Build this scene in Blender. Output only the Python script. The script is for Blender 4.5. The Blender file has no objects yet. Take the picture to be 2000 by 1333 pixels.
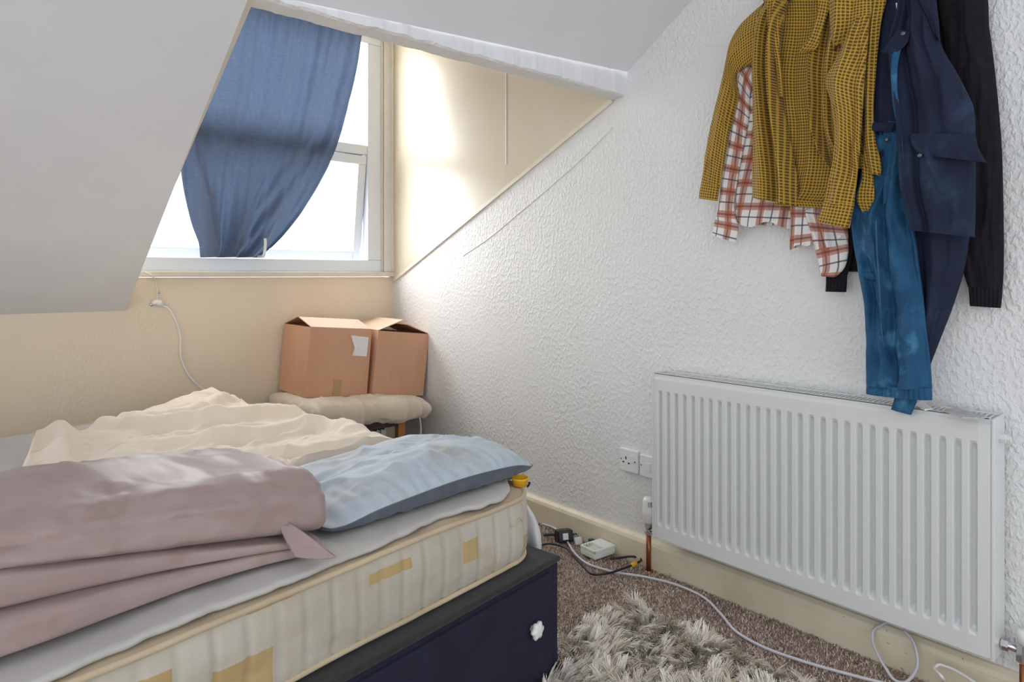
import bpy, bmesh, math, random
import numpy as np
from mathutils import Vector, Matrix

# ------------------------------------------------------------------ camera, world, light
sc = bpy.context.scene
COL = sc.collection
CAM_H = 1.139
F_PX, YAW, HORIZON = 1307.0, math.radians(40.86), 536.6
cd = bpy.data.cameras.new('camera'); cam = bpy.data.objects.new('camera', cd); COL.objects.link(cam)
cam.location = (0, 0, CAM_H); cam.rotation_euler = (math.pi/2, 0, -YAW)
cd.sensor_fit = 'HORIZONTAL'; cd.sensor_width = 36; cd.lens = F_PX/2000*36
cd.shift_y = -(666.5-HORIZON)/2000; cd.clip_start = .02
sc.camera = cam

w = bpy.data.worlds.new('overcast_sky'); sc.world = w; w.use_nodes = True
bg = w.node_tree.nodes['Background']; bg.inputs[0].default_value = (.90, .95, 1, 1); bg.inputs[1].default_value = 1.08

def area(name, loc, rot, sx, sy, power, col):
    l = bpy.data.lights.new(name, 'AREA'); l.shape = 'RECTANGLE'; l.size = sx; l.size_y = sy; l.energy = power; l.color = col
    o = bpy.data.objects.new(name, l); COL.objects.link(o); o.location = loc; o.rotation_euler = rot; return o
area('window_daylight', (1.36, 4.15, 2.05), (math.radians(-68), 0, 0), 1.6, 1.5, 92, (.98, .99, 1))

vs = sc.view_settings
vs.view_transform = 'Standard'; vs.look = 'None'; vs.gamma = 1; vs.use_curve_mapping = False
vs.exposure = 0.64

# ------------------------------------------------------------------ measuring helpers (pixel of the photo -> point on a real plane)
sA, cA = math.sin(YAW), math.cos(YAW)
def ray(px, py):
    r = (px-1000)/F_PX
    return Vector((sA+r*cA, cA-r*sA, (HORIZON-py)/F_PX))
def PX(px, py, X): d = ray(px, py); d = d*(X/d.x); return Vector((d.x, d.y, d.z+CAM_H))
def PY(px, py, Y): d = ray(px, py); d = d*(Y/d.y); return Vector((d.x, d.y, d.z+CAM_H))
def PZ(px, py, Z): d = ray(px, py); d = d*((Z-CAM_H)/d.z); return Vector((d.x, d.y, Z))

XR = 2.122            # right wall
YB = 3.56             # window wall

# ------------------------------------------------------------------ noise
def _h(ix, iy, seed):
    n = (ix.astype(np.int64)*374761393 + iy.astype(np.int64)*668265263 + seed*974634211) & 0x7fffffff
    n = (n ^ (n >> 13))*1274126177 & 0x7fffffff
    return ((n ^ (n >> 16)) & 0xffff)/65535.0
def vnoise(x, y, seed=0):
    x = np.asarray(x, float); y = np.asarray(y, float); x, y = np.broadcast_arrays(x, y)
    ix = np.floor(x); iy = np.floor(y); fx = x-ix; fy = y-iy
    fx = fx*fx*fx*(fx*(fx*6-15)+10); fy = fy*fy*fy*(fy*(fy*6-15)+10)
    a = _h(ix, iy, seed); b = _h(ix+1, iy, seed); c = _h(ix, iy+1, seed); d = _h(ix+1, iy+1, seed)
    return ((a*(1-fx)+b*fx)*(1-fy)+(c*(1-fx)+d*fx)*fy)*2-1
def fbm(x, y, seed=0, o=4):
    s = 0; a = 1
    for k in range(o):
        s = s+a*vnoise(x*2**k, y*2**k, seed+k*7); a *= .5
    return s
def ridged(x, y, seed=0, o=3):
    s = 0; a = 1
    for k in range(o):
        s = s+a*(1-np.abs(vnoise(x*2**k, y*2**k, seed+k*5)))**2; a *= .5
    return s
def sstep(a, b, x):
    t = np.clip((np.asarray(x, float)-a)/(b-a), 0, 1); return t*t*(3-2*t)

# ------------------------------------------------------------------ materials
MATS = {}
class N:
    def __init__(s, name):
        s.m = bpy.data.materials.new(name); s.m.use_nodes = True; s.t = s.m.node_tree; s.n = s.t.nodes; s.l = s.t.links
        s.b = s.n['Principled BSDF']; s.out = s.n['Material Output']; MATS[name] = s.m
    def node(s, typ, **kw):
        nd = s.n.new(typ)
        for k, v in kw.items(): setattr(nd, k, v)
        return nd
    def set(s, nd, key, v):
        if hasattr(v, 'is_output'): s.l.new(v, nd.inputs[key])
        else: nd.inputs[key].default_value = v
    def math(s, op, a, b=None, c=None):
        nd = s.node('ShaderNodeMath', operation=op); s.set(nd, 0, a)
        if b is not None: s.set(nd, 1, b)
        if c is not None: s.set(nd, 2, c)
        return nd.outputs[0]
    def mix(s, f, a, b):
        nd = s.node('ShaderNodeMix', data_type='RGBA'); s.set(nd, 0, f); s.set(nd, 6, a); s.set(nd, 7, b); return nd.outputs[2]
    def coord(s, kind='Object', scale=(1, 1, 1)):
        tc = s.node('ShaderNodeTexCoord'); mp = s.node('ShaderNodeMapping'); s.l.new(tc.outputs[kind], mp.inputs[0]); mp.inputs['Scale'].default_value = scale
        return mp.outputs[0]
    def noise(s, vec, scale, detail=3, rough=.55, dist=0):
        nd = s.node('ShaderNodeTexNoise'); s.l.new(vec, nd.inputs['Vector']); nd.inputs['Scale'].default_value = scale
        nd.inputs['Detail'].default_value = detail; nd.inputs['Roughness'].default_value = rough; nd.inputs['Distortion'].default_value = dist
        return nd.outputs['Fac']
    def ramp(s, f, p0, p1):
        nd = s.node('ShaderNodeMapRange', clamp=True); s.set(nd, 0, f); nd.inputs[1].default_value = p0; nd.inputs[2].default_value = p1; return nd.outputs[0]
    def bump(s, h, strength, dist, normal=None):
        nd = s.node('ShaderNodeBump'); s.set(nd, 'Height', h); s.set(nd, 'Strength', strength); nd.inputs['Distance'].default_value = dist
        if normal is not None: s.l.new(normal, nd.inputs['Normal'])
        s.l.new(nd.outputs[0], s.b.inputs['Normal']); return nd.outputs[0]
    def base(s, c): s.set(s.b, 'Base Color', c)
    def P(s, **kw):
        for k, v in kw.items(): s.set(s.b, k, v)
        return s
def c4(r, g, b): return (r, g, b, 1)
def srgb(r, g, b):
    f = lambda v: (v/255/12.92 if v/255 <= .04045 else ((v/255+.055)/1.055)**2.4)
    return (f(r), f(g), f(b), 1)
def simple(name, col, rough=.5, metal=0, var=.0, vscale=8, bs=0, bscale=200, bd=.001, spec=.5, coat=0):
    m = N(name); v = m.coord()
    if var:
        dark = tuple(x*(1-var) for x in col[:3])+(1,)
        m.base(m.mix(m.ramp(m.noise(v, vscale, 4), .3, .7), dark, col))
    else: m.base(col)
    m.P(Roughness=rough, Metallic=metal)
    m.b.inputs['Specular IOR Level'].default_value = spec
    if coat: m.b.inputs['Coat Weight'].default_value = coat
    if bs: m.bump(m.noise(v, bscale, 3), bs, bd)
    return m.m

def wall_mat(name, col, col2, strength, dist, rough=.55):
    m = N(name); v = m.coord(scale=(1, 1, .75))
    big = m.ramp(m.noise(v, 1.6, 3), .36, .6)
    n1 = m.noise(v, 74, 2, .45, .25); n2 = m.noise(v, 170, 2)
    blob = m.ramp(n1, .44, .74)
    h = m.math('ADD', m.math('MULTIPLY', blob, .8), m.math('MULTIPLY', n2, .35))
    m.bump(h, m.math('MULTIPLY_ADD', big, strength*.6, strength*.4), dist)
    m.base(m.mix(m.ramp(m.noise(v, 2.3, 5), .35, .7), col2, col))
    m.P(Roughness=rough); return m.m
wall_mat('wall_white_relief', c4(.79, .79, .785), c4(.75, .75, .74), .62, .0065)
wall_mat('wall_cream_relief', c4(.80, .675, .52), c4(.76, .635, .475), .40, .0055)
m = N('ceiling_paint'); v = m.coord()
m.base(m.mix(m.ramp(m.noise(v, 3, 5), .35, .7), c4(.78, .78, .805), c4(.83, .83, .85))); m.P(Roughness=.7)
m.bump(m.noise(v, 60, 4), .25, .002)
m = N('beam_plaster'); v = m.coord()
m.base(c4(.80, .78, .75)); m.P(Roughness=.7); m.bump(m.noise(v, 45, 4, .6, .5), .9, .008)
m = N('cheek_gloss'); v = m.coord()
m.base(m.mix(m.ramp(m.noise(v, 2, 3), .3, .7), c4(.60, .53, .41), c4(.65, .58, .455))); m.P(Roughness=.3); m.bump(m.noise(v, 12, 2), .12, .004)
simple('trim_white', c4(.78, .77, .74), .38, var=.05, vscale=20)
simple('trim_cream', c4(.74, .68, .56), .42, var=.1, vscale=14)
simple('upvc', c4(.76, .80, .85), .28)
simple('gasket', c4(.03, .03, .03), .6)
m = N('skirting_paint'); v = m.coord()
sp = m.ramp(m.noise(v, 55, 2), .70, .76); gr = m.ramp(m.noise(v, 5, 5), .42, .72)
m.base(m.mix(m.math('MULTIPLY', sp, .6), m.mix(gr, c4(.76, .69, .53), c4(.66, .57, .40)), c4(.22, .13, .07))); m.P(Roughness=.4)
m.bump(m.noise(v, 40, 3), .2, .003)
m = N('glass'); tr = m.node('ShaderNodeBsdfTransparent'); gl = m.node('ShaderNodeBsdfGlossy'); gl.inputs['Roughness'].default_value = .02
mx = m.node('ShaderNodeMixShader'); mx.inputs[0].default_value = .06; m.l.new(tr.outputs[0], mx.inputs[1]); m.l.new(gl.outputs[0], mx.inputs[2]); m.l.new(mx.outputs[0], m.out.inputs[0])
# carpet
m = N('carpet'); v = m.coord()
a = m.noise(v, 260, 2, .7); b = m.noise(v, 2.2, 4)
cc = m.mix(m.ramp(a, .36, .64), c4(.21, .15, .118), c4(.70, .58, .49))
m.base(m.mix(m.math('MULTIPLY', m.ramp(b, .45, .7), .35), cc, c4(.20, .125, .065))); m.P(Roughness=.95); m.bump(a, 1, .006); m.b.inputs['Specular IOR Level'].default_value = .1
def fibre(name, lo, hi):
    m = N(name); at = m.node('ShaderNodeAttribute', attribute_name='tone')
    m.base(m.mix(at.outputs['Fac'], lo, hi)); m.P(Roughness=.85); m.b.inputs['Specular IOR Level'].default_value = .15; return m.m
fibre('carpet_fibre', c4(.20, .138, .105), c4(.86, .715, .61))
fibre('rug_fibre', c4(.56, .46, .345), c4(.93, .89, .82))
simple('rug_backing', c4(.40, .34, .26), .9)
# fabrics
def fabric(name, col, col2, wscale=900, vscale=5, rough=.85, bs=.3, stain_or_highlight=None, sheen=.2, trans=0, lo=.35, hi=.68, st=.58):
    m = N(name); v = m.coord()
    c = m.mix(m.ramp(m.noise(v, vscale, 5, .6), lo, hi), col2, col)
    if stain_or_highlight: c = m.mix(m.math('MULTIPLY', m.ramp(m.noise(v, stain_or_highlight[1], 4, .6), st, st+.14), stain_or_highlight[2]), c, stain_or_highlight[0])
    m.base(c); m.P(Roughness=rough); m.b.inputs['Specular IOR Level'].default_value = .25
    m.b.inputs['Sheen Weight'].default_value = sheen
    m.bump(m.noise(v, wscale, 2), bs, .0008)
    if trans:
        t = m.node('ShaderNodeBsdfTranslucent'); m.set(t, 'Color', c); mx = m.node('ShaderNodeMixShader'); mx.inputs[0].default_value = trans
        m.l.new(m.b.outputs[0], mx.inputs[1]); m.l.new(t.outputs[0], mx.inputs[2]); m.l.new(mx.outputs[0], m.out.inputs[0])
    return m.m
fabric('duvet_peach', c4(.85, .745, .63), c4(.81, .69, .56), vscale=3)
fabric('mauve_satin', c4(.395, .30, .283), c4(.335, .245, .23), rough=.38, vscale=4, stain_or_highlight=(c4(.28, .17, .12), 9, .5), sheen=.1)
fabric('pillow_blue', c4(.50, .585, .66), c4(.44, .50, .555), vscale=6, stain_or_highlight=(c4(.34, .31, .27), 6, .6), rough=.6, st=.50)
fabric('pillow_slate', c4(.125, .145, .175), c4(.09, .105, .13), vscale=14, rough=.7)
fabric('sheet_grey', c4(.54, .52, .49), c4(.46, .44, .415), vscale=4)
fabric('cushion_beige', c4(.74, .65, .53), c4(.66, .56, .44), vscale=5)
fabric('mattress_ticking', c4(.545, .50, .42), c4(.45, .405, .325), wscale=600, vscale=4, stain_or_highlight=(c4(.45, .33, .18), 7, .45))
fabric('mattress_patch', c4(.50, .365, .175), c4(.44, .31, .14), wscale=500)
fabric('mattress_border', c4(.60, .48, .33), c4(.50, .39, .26), vscale=5)
fabric('divan_navy', c4(.018, .018, .040), c4(.013, .013, .030), vscale=10, sheen=.05)
fabric('divan_black', c4(.018, .017, .017), c4(.032, .030, .028), vscale=40, sheen=.2)
fabric('white_plastic_bag', c4(.78, .78, .78), c4(.7, .7, .7), rough=.4)
fabric('denim_teal', c4(.022, .105, .215), c4(.012, .060, .135), vscale=7, rough=.75, stain_or_highlight=(c4(.065, .23, .38), 11, .8), sheen=0)  # lighter teal blotches paint the highlights of the folds into the colour
fabric('denim_navy', c4(.018, .025, .055), c4(.012, .016, .036), vscale=7, rough=.85, stain_or_highlight=(c4(.025, .055, .10), 7, .7), sheen=0)
fabric('knit_black', c4(.008, .007, .010), c4(.014, .011, .015), wscale=260, vscale=60, bs=.8, sheen=.0)
simple('stitch', c4(.03, .10, .17), .8)
m = N('curtain_navy'); v = m.coord(scale=(30, 30, 260)); vw = m.coord(scale=(260, 260, 20))
th = m.ramp(m.noise(v, 1, 3), .45, .75); th2 = m.ramp(m.noise(vw, 1, 2), .5, .8)
c = m.mix(m.math('MULTIPLY', th, .6), c4(.034, .048, .080), c4(.080, .105, .150)); m.base(c); m.P(Roughness=.7); m.b.inputs['Sheen Weight'].default_value = .3
t = m.node('ShaderNodeBsdfTranslucent'); m.set(t, 'Color', m.mix(th2, c4(.034, .050, .084), c4(.050, .070, .108))); mx = m.node('ShaderNodeMixShader'); mx.inputs[0].default_value = .30
m.l.new(m.b.outputs[0], mx.inputs[1]); m.l.new(t.outputs[0], mx.inputs[2]); m.l.new(mx.outputs[0], m.out.inputs[0])
# checks on UV in metres
def uv_axes(m):
    u = m.node('ShaderNodeUVMap'); u.uv_map = 'UVMap'; s = m.node('ShaderNodeSeparateXYZ'); m.l.new(u.outputs[0], s.inputs[0]); return s.outputs[0], s.outputs[1]
def stripe(m, sock, period, lo, hi):
    f = m.math('FRACT', m.math('DIVIDE', sock, period))
    return m.math('MULTIPLY', m.math('GREATER_THAN', f, lo), m.math('LESS_THAN', f, hi))
m = N('mustard_check'); U, V = uv_axes(m)
su = stripe(m, U, .0092, .0, .36); sv = stripe(m, V, .0092, .0, .36)
c = m.mix(m.math('MULTIPLY', su, .62), c4(.105, .055, .008), c4(.60, .36, .035)); c = m.mix(m.math('MULTIPLY', sv, .62), c, c4(.64, .39, .045))
m.base(c); m.P(Roughness=.9); m.b.inputs['Sheen Weight'].default_value = .15
m = N('rust_plaid'); U, V = uv_axes(m)
c = c4(.78, .755, .735)
for S in (U, V):
    c = m.mix(m.math('MULTIPLY', stripe(m, S, .078, .02, .34), .72), c, c4(.42, .10, .03))
    c = m.mix(m.math('MULTIPLY', stripe(m, S, .078, .14, .22), .6), c, c4(.06, .03, .05))
    c = m.mix(m.math('MULTIPLY', stripe(m, S, .078, .62, .68), .8), c, c4(.03, .03, .075))
m.base(c); m.P(Roughness=.9)
# hard goods
m = N('cardboard'); v = m.coord(scale=(1, 1, .25)); m.base(m.mix(m.ramp(m.noise(v, 9, 4), .3, .7), c4(.57, .305, .185), c4(.62, .345, .215))); m.P(Roughness=.75)
simple('cardboard_inside', c4(.46, .27, .17), .8); simple('cardboard_pale', c4(.66, .47, .35), .75)
simple('parcel_tape', c4(.44, .29, .13), .3)
m = N('label_paper'); v = m.coord('Generated'); wv = m.node('ShaderNodeTexWave', wave_type='BANDS', bands_direction='Z'); m.l.new(v, wv.inputs[0]); wv.inputs['Scale'].default_value = 5.0
m.base(m.mix(m.math('MULTIPLY', m.ramp(wv.outputs['Fac'], .75, .95), .3), c4(.80, .79, .78), c4(.45, .44, .45))); m.P(Roughness=.6)
simple('wood_orange', c4(.42, .17, .035), .4, var=.35, vscale=14); simple('wood_dark', c4(.07, .028, .018), .4, var=.4, vscale=20)
simple('navy_card', c4(.022, .026, .06), .6); simple('paper_grey', c4(.55, .55, .56), .6, var=.35, vscale=60)
simple('white_plastic', c4(.80, .80, .79), .3); simple('white_cable', c4(.80, .78, .75), .4); simple('lavender_cable', c4(.60, .58, .64), .4)
simple('black_rubber', c4(.012, .012, .018), .45); simple('yellow_plastic', c4(.80, .42, .015), .35)
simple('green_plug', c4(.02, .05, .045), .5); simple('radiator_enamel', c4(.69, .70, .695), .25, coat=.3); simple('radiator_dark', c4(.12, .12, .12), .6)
simple('chrome', c4(.62, .62, .63), .18, metal=1); simple('copper', c4(.36, .13, .055), .38, metal=.75, var=.3, vscale=30)
simple('hole_black', c4(.01, .01, .01), .7); simple('charger_white', c4(.76, .77, .73), .35); simple('charger_cream', c4(.62, .62, .52), .4)
simple('hanger_black', c4(.015, .015, .017), .4)
simple('button_steel', c4(.14, .14, .15), .4, metal=.8)

# ------------------------------------------------------------------ mesh helpers
def tag(o, label=None, cat=None, group=None, kind=None):
    if label: o['label'] = label
    if cat: o['category'] = cat
    if group: o['group'] = group
    if kind: o['kind'] = kind
    return o
def mk(name, verts, faces, mat, parent=None, smooth=True, uv=None, mats=None, midx=None):
    me = bpy.data.meshes.new(name); me.from_pydata([tuple(map(float, q)) for q in verts], [], [tuple(map(int, f)) for f in faces])
    for mm in (mats or [mat]): me.materials.append(MATS[mm])
    if smooth: me.polygons.foreach_set('use_smooth', [True]*len(me.polygons))
    if midx is not None: me.polygons.foreach_set('material_index', midx)
    if uv is not None:
        ul = me.uv_layers.new(name='UVMap'); li = np.zeros(len(me.loops), int); me.loops.foreach_get('vertex_index', li)
        ul.data.foreach_set('uv', np.asarray(uv, np.float32)[li].ravel())
    me.update(); o = bpy.data.objects.new(name, me); COL.objects.link(o)
    if parent is not None: o.parent = parent; o.matrix_parent_inverse = parent_world(parent).inverted()
    return o
def parent_world(p):
    m = Matrix.LocRotScale(p.location, p.rotation_euler, p.scale)
    return parent_world(p.parent) @ p.matrix_parent_inverse @ m if p.parent else m
def empty(name, loc=(0, 0, 0), label=None, cat=None, group=None, kind=None):
    o = bpy.data.objects.new(name, None); COL.objects.link(o); o.location = loc; o.empty_display_size = .05
    return tag(o, label, cat, group, kind)
def bmo(name, bm, mat, parent=None, smooth=False, M=None):
    if M is not None: bmesh.ops.transform(bm, matrix=M, verts=bm.verts)
    bmesh.ops.recalc_face_normals(bm, faces=bm.faces)
    me = bpy.data.meshes.new(name); bm.to_mesh(me); bm.free(); me.materials.append(MATS[mat])
    if smooth: me.polygons.foreach_set('use_smooth', [True]*len(me.polygons))
    o = bpy.data.objects.new(name, me); COL.objects.link(o)
    if parent is not None: o.parent = parent; o.matrix_parent_inverse = parent_world(parent).inverted()
    return o
def box(name, lo, hi, mat, parent=None, bevel=0, seg=2, M=None):
    bm = bmesh.new(); bmesh.ops.create_cube(bm, size=1)
    for v in bm.verts: v.co = Vector([(lo[i]+hi[i])/2+v.co[i]*(hi[i]-lo[i]) for i in range(3)])
    if bevel: bmesh.ops.bevel(bm, geom=bm.edges[:], offset=bevel, segments=seg, affect='EDGES', profile=.6)
    return bmo(name, bm, mat, parent, False, M)
def prism(name, poly, axis, a, b, mat, parent=None, bevel=0):
    # polygon in the plane normal to axis (0=x: (y,z), 1=y: (x,z), 2=z: (x,y)), extruded a..b
    def pt(p, h): q = list(p); q.insert(axis, h); return q
    bm = bmesh.new(); v0 = [bm.verts.new(pt(p, a)) for p in poly]; v1 = [bm.verts.new(pt(p, b)) for p in poly]; n = len(poly)
    bm.faces.new(v0); bm.faces.new(v1[::-1])
    for i in range(n): bm.faces.new((v0[i], v1[i], v1[(i+1) % n], v0[(i+1) % n]))
    bmesh.ops.recalc_face_normals(bm, faces=bm.faces)
    if bevel: bmesh.ops.bevel(bm, geom=bm.edges[:], offset=bevel, segments=1, affect='EDGES')
    return bmo(name, bm, mat, parent)
def hexa(name, c8, mat, parent=None):
    return mk(name, c8, [(0, 1, 2, 3), (7, 6, 5, 4), (0, 4, 5, 1), (1, 5, 6, 2), (2, 6, 7, 3), (3, 7, 4, 0)], mat, parent, smooth=False)
def cr(pts, n):
    p = np.array([list(q) for q in pts], float); L = np.r_[0, np.cumsum(np.linalg.norm(np.diff(p[:, :3], axis=0), axis=1))]
    L = L/L[-1]; t = np.linspace(0, 1, n); out = np.zeros((n, p.shape[1]))
    m_ = np.gradient(p, L, axis=0, edge_order=1)
    k = np.clip(np.searchsorted(L, t, 'right')-1, 0, len(L)-2); h = (L[k+1]-L[k]); s = (t-L[k])/h; s = s[:, None]; h = h[:, None]
    return (2*s**3-3*s**2+1)*p[k]+(s**3-2*s**2+s)*h*m_[k]+(-2*s**3+3*s**2)*p[k+1]+(s**3-s**2)*h*m_[k+1]
def tube(name, pts, r, mat, parent=None, n=None, sides=8, smooth_path=True, closed=False, caps=True):
    n = n or max(8, len(pts)*7)
    P = cr(pts, n) if smooth_path and len(pts) > 2 else np.array([list(q) for q in pts], float)
    n = len(P); rr = np.full(n, r) if np.isscalar(r) else np.interp(np.linspace(0, 1, n), np.linspace(0, 1, len(r)), r)
    T = np.gradient(P, axis=0)
    if closed: T = np.roll(P, -1, 0)-np.roll(P, 1, 0)
    T /= np.linalg.norm(T, axis=1)[:, None]+1e-12
    up = np.array([0, 0, 1.]) if abs(T[0, 2]) < .9 else np.array([1., 0, 0]); V = []; prev = up
    for i in range(n):
        a = prev-T[i]*prev.dot(T[i]); a /= np.linalg.norm(a)+1e-12; prev = a; b = np.cross(T[i], a)
        for k in range(sides):
            q = 2*math.pi*k/sides; V.append(P[i]+rr[i]*(math.cos(q)*a+math.sin(q)*b))
    Fc = []
    for i in range(n if closed else n-1):
        j = (i+1) % n
        for k in range(sides): Fc.append((i*sides+k, i*sides+(k+1) % sides, j*sides+(k+1) % sides, j*sides+k))
    if caps and not closed: Fc += [tuple(range(sides))[::-1], tuple((n-1)*sides+k for k in range(sides))]
    return mk(name, V, Fc, mat, parent)
def lathe(name, prof, mat, parent=None, M=None, sides=24, lobes=None, smooth=True):
    V = []; Fc = []
    for (r, z) in prof:
        for k in range(sides):
            a = 2*math.pi*k/sides; q = r*(lobes(a) if lobes else 1); V.append(Vector((q*math.cos(a), q*math.sin(a), z)))
    for i in range(len(prof)-1):
        for k in range(sides): Fc.append((i*sides+k, i*sides+(k+1) % sides, (i+1)*sides+(k+1) % sides, (i+1)*sides+k))
    Fc += [tuple(range(sides))[::-1], tuple((len(prof)-1)*sides+k for k in range(sides))]
    if M is not None: V = [M @ q for q in V]
    return mk(name, V, Fc, mat, parent, smooth)
def gridfaces(nu, nv, off=0, wrap=False):
    Fc = []
    for i in range(nu-1):
        for j in range(nv if wrap else nv-1):
            k = (j+1) % nv; Fc.append((off+i*nv+j, off+i*nv+k, off+(i+1)*nv+k, off+(i+1)*nv+j))
    return Fc
def T(x, y, z): return Matrix.Translation((x, y, z))
def R(deg, ax): return Matrix.Rotation(math.radians(deg), 4, ax)

# ================================================================== the room
floor = tag(box('floor', (-2.2, -1.7, -.06), (XR, YB, 0), 'carpet'), kind='structure')
SILL = PY(520, 541, YB).z
tag(box('wall_right', (XR, -1.7, 0), (XR+.12, YB+.12, 2.75), 'wall_white_relief'), kind='structure')
tag(box('wall_back', (-2.2, YB, 0), (XR, YB+.12, SILL-.002), 'wall_cream_relief'), kind='structure')
# sloping ceiling: left field, then the field above the dormer opening
ZB = CAM_H-.170
XL0, XL1 = .682, .622                                # cut edge at the wall and at the beam
BEAM_Z = CAM_H+.722; Y0, Y1 = 1.75, 1.82             # beam underside
UP = .06
lf = [(-2.2, YB, ZB), (XL0, YB, ZB), (XL1, Y0, BEAM_Z+.012), (-2.2, Y0, BEAM_Z+.012)]
slope = mk('ceiling', [Vector(q) for q in lf]+[Vector(q)+Vector((0, .02, UP)) for q in lf]
   + [Vector(q) for q in [(XL1, Y0, BEAM_Z+.012), (XR, Y0-.01, BEAM_Z+.098), (XR, .5, BEAM_Z+.098+.80), (XL1, .5, BEAM_Z+.012+.70), (-2.2, .5, BEAM_Z+.712), (-2.2, Y0, BEAM_Z+.012)]]
   + [Vector(q) for q in [(-2.2, -1.7, BEAM_Z+.85), (XR, -1.7, BEAM_Z+.90)]],
   [(0, 1, 2, 3), (7, 6, 5, 4), (1, 5, 6, 2), (8, 9, 10, 11), (13, 8, 11, 12), (12, 11, 15, 14), (11, 10, 15)], 'ceiling_paint', smooth=False)
tag(slope, kind='structure')
# beam over the opening (rough plastered edge)
n = 90; V = []; rs = np.random.RandomState(4)
for i in range(n):
    t = i/(n-1); x = XL1-.03+(XR-XL1+.03)*t; j = .004*fbm(np.array([i*.35]), np.array([0.]), 3)[0]; k = .004*fbm(np.array([i*.35]), np.array([7.]), 9)[0]
    top = BEAM_Z+.014+.086*t
    V += [(x, Y0+k*.6, top), (x, Y0+k, BEAM_Z+.006+j), (x, Y0+.008, BEAM_Z+j*.6), (x, Y1+k, BEAM_Z-.002+j*.5), (x, Y1+.02, BEAM_Z+.05), (x, Y1+.02, top+.12)]
tag(mk('trim_beam', V, gridfaces(n, 6), None, smooth=False, mats=['beam_plaster', 'ceiling_paint'], midx=[1, 0, 0, 0, 0]*(n-1)), kind='structure')
# dormer: cheeks, ceiling, trims
WT = PY(712, 70, YB).z+.03
DC = 2.66
cheek_poly = [(YB, SILL-.03), (YB, DC), (Y1+.02, DC-.2), (Y1-.01, PX(1196, 197, XR).z)]
cheek = tag(prism('wall_dormer_right', cheek_poly, 0, XR-.008, XR+.002, 'cheek_gloss'), kind='structure')
yv = PX(988, 200, XR-.01).y
box('joint_strip', (XR-.011, yv-.004, PX(988, 322, XR-.01).z), (XR-.004, yv+.004, DC-.1), 'trim_white', cheek)
tag(prism('wall_dormer_left', [(YB, ZB+.05), (YB, DC), (Y1+.02, DC-.2), (Y1, BEAM_Z+.05)], 0, XL1-.06, XL1-.03, 'cheek_gloss'), kind='structure')
tag(hexa('ceiling_dormer', [(XL1-.06, Y1, BEAM_Z+.03), (XR, Y1, BEAM_Z+.03), (XR, YB+.1, DC), (XL1-.06, YB+.1, DC), (XL1-.06, Y1, BEAM_Z+.07), (XR, Y1, BEAM_Z+.07), (XR, YB+.1, DC+.04), (XL1-.06, YB+.1, DC+.04)], 'cheek_gloss'), kind='structure')
# diagonal trim on the right wall
a = PX(770, 549, XR); b = PX(1198, 197, XR); dv = (b-a).normalized(); nv = Vector((0, -dv.z, dv.y)); nv = nv if nv.z > 0 else -nv
hw = .009
q = [a-nv*hw, b-nv*hw, b+nv*hw, a+nv*hw]
tag(hexa('trim_diagonal', [v+Vector((-.011, 0, 0)) for v in q]+[v+Vector((0, 0, 0)) for v in q], 'trim_cream'), kind='structure')
# old wallpaper seam, a thin raised ridge following the roof line
pts = [PX(x, y, XR-.001) for x, y in ((905, 500), (960, 462), (1010, 420), (1075, 365), (1150, 297), (1196, 250))]
tag(tube('trim_seam', pts, .0025, 'wall_white_relief', n=40, sides=5), kind='structure')
# tapered bead along the left cut edge of the slope
e0 = Vector((XL0, YB, ZB)); e1 = Vector((XL1, Y0, BEAM_Z+.012))
def cut(t): return e0+(e1-e0)*t
A0 = cut(.55); A1 = cut(.985)
tag(hexa('trim_cut_edge', [A0, A1, A1+Vector((.017, .01, 0)), A0+Vector((.003, .01, 0)), A0+Vector((0, .02, .05)), A1+Vector((0, .02, .05)), A1+Vector((.017, .03, .05)), A0+Vector((.003, .03, .05))], 'trim_cream'), kind='structure')
# skirting
SK = .112
tag(prism('baseboard_right', [(XR, 0), (XR-.028, 0), (XR-.028, SK-.022), (XR-.022, SK-.010), (XR-.012, SK), (XR, SK)], 1, -1.7, YB, 'skirting_paint'), kind='structure')
tag(prism('baseboard_back', [(YB, 0), (YB-.022, 0), (YB-.022, SK-.02), (YB-.012, SK), (YB, SK)], 0, -2.2, XR-.03, 'skirting_paint'), kind='structure')

# ------------------------------------------------------------------ window
win = empty('window_1', (1.36, YB, SILL), kind='structure')
wx = lambda p: PY(p, 300, YB).x
wz = lambda p, x=720: PY(x, p, YB).z
XJ0, XJ1 = wx(719), wx(749)
z_bot0, z_bot1 = wz(531, 500), wz(505, 500)
z_tr0, z_tr1 = wz(303), wz(284)
z_hd0 = wz(83, 712); z_hd1 = z_hd0+.09
XW0 = .60
FY0, FY1 = YB+.005, YB+.075
box('sill', (XW0, YB-.03, SILL), (XR-.001, YB+.06, z_bot0), 'trim_cream', win, .006)
box('bottom_rail', (XW0, FY0, z_bot0-.002), (XJ1, FY1, z_bot1), 'upvc', win, .006)
box('jamb', (XJ0, FY0, z_bot1), (XJ1, FY1, z_hd0), 'upvc', win, .006)
box('jamb', (XW0, FY0, z_bot1), (XW0+.06, FY1, z_hd0), 'upvc', win, .006)
box('transom', (XW0+.06, FY0+.003, z_tr0), (XJ0, FY1, z_tr1), 'upvc', win, .006)
box('head_rail', (XW0, FY0, z_hd0), (XJ1, FY1, z_hd1), 'upvc', win, .006)
box('cover_board', (XJ1-.002, YB-.012, z_bot0), (XR-.006, YB+.04, DC), 'trim_white', win, .004)
box('cover_bead', (XR-.022, YB-.03, z_bot0), (XR-.006, YB-.008, DC), 'trim_cream', win, .003)
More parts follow.
